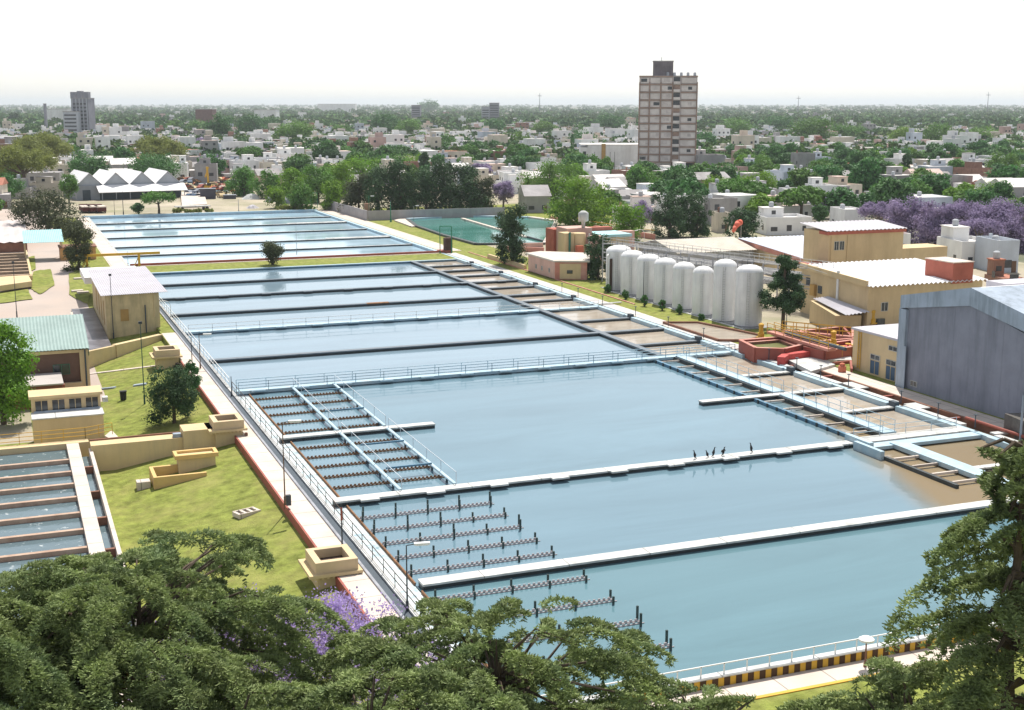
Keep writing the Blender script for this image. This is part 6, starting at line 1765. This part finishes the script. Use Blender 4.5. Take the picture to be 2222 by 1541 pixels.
# ================================================================ THE TOWN: houses and trees, each its own thing
LM = [(1443, 300, 'the apartment tower'), (1330, 350, 'the white block'), (175, 260, 'the grey far tower'), (628, 345, 'the slant-roofed house'), (910, 400, 'the dark tree row'), (270, 400, 'the gabled warehouse'), (2050, 480, 'the purple row'), (1780, 375, 'the unfinished block'), (440, 250, 'the brown far block'), (1064, 240, 'the skyline towers'), (1945, 372, 'the cream warehouse'), (55, 360, 'the pale dome trees'), (895, 335, 'the red gabled house'), (1260, 440, 'the broad pool tree')]
def where(px, py):
    b = min(LM, key=lambda l: ((px - l[0]) / 1.6) ** 2 + (py - l[1]) ** 2)
    dx, dy = px - b[0], py - b[1]
    if abs(dx) > 1.5 * abs(dy): s = ('right of ' if dx > 0 else 'left of ') if abs(dx) < 130 else ('well right of ' if dx > 0 else 'well left of ')
    else: s = 'in front of ' if dy > 0 else 'behind '
    return s + b[2]
NUM = ['first', 'second', 'third', 'fourth', 'fifth', 'sixth', 'seventh', 'eighth', 'ninth', 'tenth', 'eleventh', 'twelfth']
CNT = {2: 'two', 3: 'three', 4: 'four', 5: 'five', 6: 'six', 7: 'seven', 8: 'eight', 9: 'nine', 10: 'ten', 11: 'eleven', 12: 'twelve'}
def dedupe(lst):
    g = {}
    for o, lab, px in lst: g.setdefault(lab, []).append((px, o))
    for lab, v in g.items():
        v.sort(key=lambda q: q[0])
        for i, (px, o) in enumerate(v):
            if len(v) == 1: o['label'] = lab
            elif len(v) <= 12: o['label'] = lab + ', ' + (['left one', 'right one'][i] if len(v) == 2 else f'{NUM[i]} from left')
            else: o['label'] = lab
def blocked(x, y, r):
    if -45 < x < 135 and -60 < y < 165: return True
    if -60 < x < 122 and y < 272: return True
    if -20 < x < 66 and 272 <= y < 345: return True
    q = proj((x, y, 0))
    if 130 < q[0] < 700 and 398 < q[1] < 470: return True
    if 560 < q[0] < 1110 and 405 < q[1] < 480: return True
    return any((x - a) ** 2 + (y - b) ** 2 < (r + c_) ** 2 for a, b, c_ in EXC)
HL = []; TL = []
# tree prototypes: a few shapes, then copies
protos = []
for k, (kind, w, h, m) in enumerate((('round', 9, 8.5, 'mid'), ('round', 10, 9.5, 'blue'), ('round', 7, 7.5, 'mid'), ('dome', 11, 8, 'mid'), ('round', 12, 9.5, 'blue'), ('round', 8, 7, 'bright'), ('column', 4.5, 9.5, 'dark'), ('dome', 10, 8, 'blue'), ('round', 7.5, 7, 'purple'), ('round', 6, 6, 'blue'))):
    V, tm = tree_meshes(kind, w, h, 300 + k, 3600, .80, m, limbs=4, core=.22)
    o = tm.build('trunk', bark, None, (0, 0, 0)); tmesh = o.data; bpy.data.objects.remove(o)
    protos.append((quads_mesh('crown', V, fol[m]), tmesh, w, h, kind, m))
def town_tree(p, k, sc, rz):
    cm, tm, w, h, kind, m = protos[k]
    t = thing('town_tree', '', 'tree', p, 'trees of the town')
    t.scale = (sc, sc, sc * rngt.uniform(.85, 1.15)); t.rotation_euler = (0, 0, rz)
    for nm, me_ in (('crown', cm), ('trunk', tm)):
        o = bpy.data.objects.new(nm, me_); COL.objects.link(o); o.parent = t
    return t
kname = {'round': 'round', 'dome': 'broad', 'column': 'narrow'}
mname = {'mid': 'green', 'blue': 'deep green', 'bright': 'light green', 'dark': 'dark', 'purple': 'purple', 'olive': 'olive', 'grey': 'grey green'}
for o in TOWN_T:
    TL.append((o, f"large {mname[o['_m']]} tree {where(o['_px'], o['_py'])}", o['_px']))
    o['group'] = 'trees of the town'
    for k in ('_px', '_py', '_m', '_w'): del o[k]
nh = 0; nt_ = 0; tries = 0
# rows ordered from near to far along town streets
cells = []
for ring_ in range(46):
    D = 330 * 1.0265 ** ring_ if ring_ < 46 else 0
    if D > 1250: break
    cells.append(D)
for D in cells:
    W2 = D * (W_PX / 2 + 60) / F_PX
    x = -W2 + rngt.uniform(0, 14)
    while x < W2:
        step = rngt.uniform(9.5, 13.5) * (1 + max(0, D - 600) / 1100)
        dd = D + rngt.uniform(-4, 4)
        X = CAM.x + x * math.cos(YAW) + dd * math.sin(YAW); Y = CAM.y - x * math.sin(YAW) + dd * math.cos(YAW)
        q = proj((X, Y, 0)); x += step
        # trees grow denser to the right and with distance
        pt = .36 + .25 * max(0, (D - 550) / 700) + (.12 if q[0] > 1500 else 0)
        if q[0] < 700 and D < 1100: pt -= .20
        if any((X - a) ** 2 + (Y - b) ** 2 < (c2 * .85 + 3) ** 2 for a, b, c2 in TREES): continue
        if blocked(X, Y, 4.5): continue
        if rngt.random() < pt:
            if nt_ > 255: continue
            k = rngt.choices(range(10), (5, 5, 4, 3, 4, 2.0, .6, 2.5, .8, 3))[0]
            s_ = rngt.uniform(.8, 1.25) * (1 + max(0, D - 700) / 1500)
            t = town_tree(Vector((X, Y, 0)), k, s_, rngt.uniform(0, 6.28)); nt_ += 1
            sz = 'small ' if s_ * protos[k][2] < 8 else ('' if s_ * protos[k][2] < 11.5 else 'wide ')
            TL.append((t, f'{sz}{kname[protos[k][4]]} {mname[protos[k][5]]} tree {where(*q)}', q[0]))
        else:
            if nh > 262: continue
            wc = rngt.choices(range(6), (9, 3, 2.2, 1.0, 2, 1.1))[0]; rc = rngt.choices(range(4), (6, 3, .8, 1))[0]
            st = 1 if rngt.random() < .68 else 2
            w_ = rngt.uniform(7, 12.5); d_ = rngt.uniform(7, 11); pit = rngt.random() < .18
            t = house(Vector((X, Y, 0)), w_, d_, 2.9 * st + rngt.uniform(.2, .9), wc, rc if pit or rc != 2 else 0, rngt.randint(0, 99999), D < 820, rngt.choice((0, 0, -YAW * .5, .05)), st, pit)
            nh += 1
            f_ = 'two-storey ' if st == 2 else 'low '
            HL.append((t, f"{f_}{wcol[wc]} house {'with ' + rcol[rc] + ' gable roof ' if pit else ''}{where(*q)}", q[0]))
dedupe(HL); dedupe(TL)
print('houses', nh, 'trees', nt_)

# ---------------------------------------------------------------- beyond: the town and woods that read as one mass
rng = np.random.default_rng(77)
def scatter(n, D0, D1, power=1.0):
    u = rng.random(n)
    D = 1 / (1 / D0 + (1 / D1 - 1 / D0) * u ** power)       # even per picture row
    x = (rng.random(n) * 2 - 1) * D * (W_PX / 2 + 90) / F_PX
    return D, CAM.x + x * math.cos(YAW) + D * math.sin(YAW), CAM.y - x * math.sin(YAW) + D * math.cos(YAW), x / D
def wood(name, n, D0, D1, leaf, nl, size, mats, power=1.0):
    D, X, Y, sx = scatter(n, D0, D1, power)
    ok = np.array([not blocked(X[i], Y[i], 3) for i in range(n)]); X, Y, D = X[ok], Y[ok], D[ok]
    n = len(X)
    R = size * rng.uniform(.55, 1.25, n) * (1 + D / 9000)
    ci = np.repeat(np.arange(n), nl); m = len(ci)
    d = unit(rng.normal(size=(m, 3))); d[:, 2] = np.abs(d[:, 2]) * .9 - .25
    rad = 1 - np.abs(rng.normal(size=m)) * .2
    # lumpy crowns
    lump = 1 + .22 * np.sin(d[:, 0] * 5 + ci) * np.cos(d[:, 1] * 6 + ci * 1.7)
    P = np.stack([X[ci], Y[ci], R[ci] * .75], 1) + d * (rad * lump * R[ci])[:, None] * np.array([1, 1, .8])
    V = leaf_quads(rng, P, d + np.array([0, 0, .3]), 1.0, .75) 
    c0 = P[:, None, :]
    V = c0 + (V - c0) * (leaf * R[ci])[:, None, None]
    mi = rng.integers(0, len(mats), n)[ci]
    o = link(name, quads_mesh(name, V, mats, mi)); stuff(o)
    o['label'] = {'far_trees': 'countless green trees filling the town behind the nearer houses', 'distant_wood': 'bluish green woodland stretching to the horizon'}[name]; o['category'] = 'trees'
wm = [M('far_leaves_a', (.085, .175, .045), .8, .4, .03, .1), M('far_leaves_b', (.06, .13, .045), .8, .4, .03, .1), M('far_leaves_c', (.085, .14, .04), .8, .3, .03, .1)]
wood('far_trees', 3600, 640, 1700, .34, 70, 5.2, wm)
wood('distant_wood', 8000, 1400, 12000, .55, 20, 6.5, wm, 1.0)
# distant houses as one mass
D, X, Y, sx = scatter(7200, 640, 6500, .95)
hm = [k_wall[0], k_wall[1], k_wall[2], k_wall[3], k_wall[4], k_wall[5], k_roofs[0], k_roofs[1], k_roofs[2], k_roofs[3], k_hglass, k_tankg]
BV = []; BM = []
def mbox(x, y, w, d, z0, z1, wm_, rm_):
    BV.append((x - w / 2, x + w / 2, y - d / 2, y + d / 2, z0, z1)); BM.append((wm_, rm_))
for i in range(len(D)):
    if blocked(X[i], Y[i], 6): continue
    if sx[i] > .1 and rng.random() < .45: continue
    w, d, h = rng.uniform(5.5, 12), rng.uniform(5.5, 11), rng.uniform(2.8, 4.2) if rng.random() < .72 else rng.uniform(5.5, 7.5)
    if rng.random() < .025: h = rng.uniform(9, 14)
    q = int(rng.choice(6, p=(.47, .16, .13, .08, .09, .07))); r_ = int(rng.choice(4, p=(.5, .3, .08, .12))) + 6
    x, y = X[i], Y[i]
    mbox(x, y, w, d, 0, h, q, r_)
    if D[i] < 2200:
        if rng.random() < .45: mbox(x + rng.uniform(-.25, .25) * w, y + d * .2, w * rng.uniform(.3, .5), d * .4, h, h + 2.4, q, r_)
        if rng.random() < .4: mbox(x + rng.uniform(-.3, .3) * w, y, 1.2, 1.2, h, h + 1.4, 11, 11)
        if rng.random() < .5: mbox(x + w * .5 + 1.8, y + rng.uniform(-2, 2), 3.6, d * .6, 0, 2.6, int(rng.integers(0, 6)), int(rng.integers(6, 10)))
    if D[i] < 1500:
        for st in range(max(1, int(h / 2.9))):
            for k in range(int(w / 3)):
                if rng.random() < .7: mbox(x - w / 2 + (k + .5) * w / int(w / 3), y - d / 2 - .02, 1.2, .08, st * 2.8 + .9, st * 2.8 + 2.1, 10, 10)
            if rng.random() < .6: mbox(x - w / 2 - .02, y + rng.uniform(-.25, .25) * d, .08, 1.2, st * 2.8 + .9, st * 2.8 + 2.1, 10, 10)
B_ = np.array(BV); n = len(B_)
cx8 = B_[:, [0, 1, 1, 0, 0, 1, 1, 0]]; cy8 = B_[:, [2, 2, 3, 3, 2, 2, 3, 3]]; cz8 = B_[:, [4, 4, 4, 4, 5, 5, 5, 5]]
vv = np.stack([cx8, cy8, cz8], 2)
FI = np.array([(4, 5, 6, 7), (0, 1, 5, 4), (1, 2, 6, 5), (2, 3, 7, 6), (3, 0, 4, 7)])
Q = vv[:, FI, :].reshape(-1, 4, 3)
BMa = np.array(BM); mi = np.stack([BMa[:, 1]] + [BMa[:, 0]] * 4, 1).ravel()
o = stuff(link('distant_town', quads_mesh('distant_town', Q, hm, mi))); o['label'] = 'hundreds of tiny pale houses scattered toward the horizon'; o['category'] = 'houses'

# ---------------------------------------------------------------- the air
mb = MB().box(-14000, 24000, -300, 27000, -5, 95)
hz = mb.build('haze', M('haze_dummy', (1, 1, 1)))
hm_ = bpy.data.materials.new('haze_air'); hm_.use_nodes = True
nt = hm_.node_tree
for n_ in list(nt.nodes):
    if n_.type != 'OUTPUT_MATERIAL': nt.nodes.remove(n_)
pv = nt.nodes.new('ShaderNodeVolumePrincipled')
pv.inputs['Color'].default_value = (.88, .95, 1.0, 1)
pv.inputs['Density'].default_value = .000085
pv.inputs['Anisotropy'].default_value = .35
nt.links.new(pv.outputs[0], [n_ for n_ in nt.nodes if n_.type == 'OUTPUT_MATERIAL'][0].inputs['Volume'])
hz.data.materials.clear(); hz.data.materials.append(hm_)
stuff(hz)
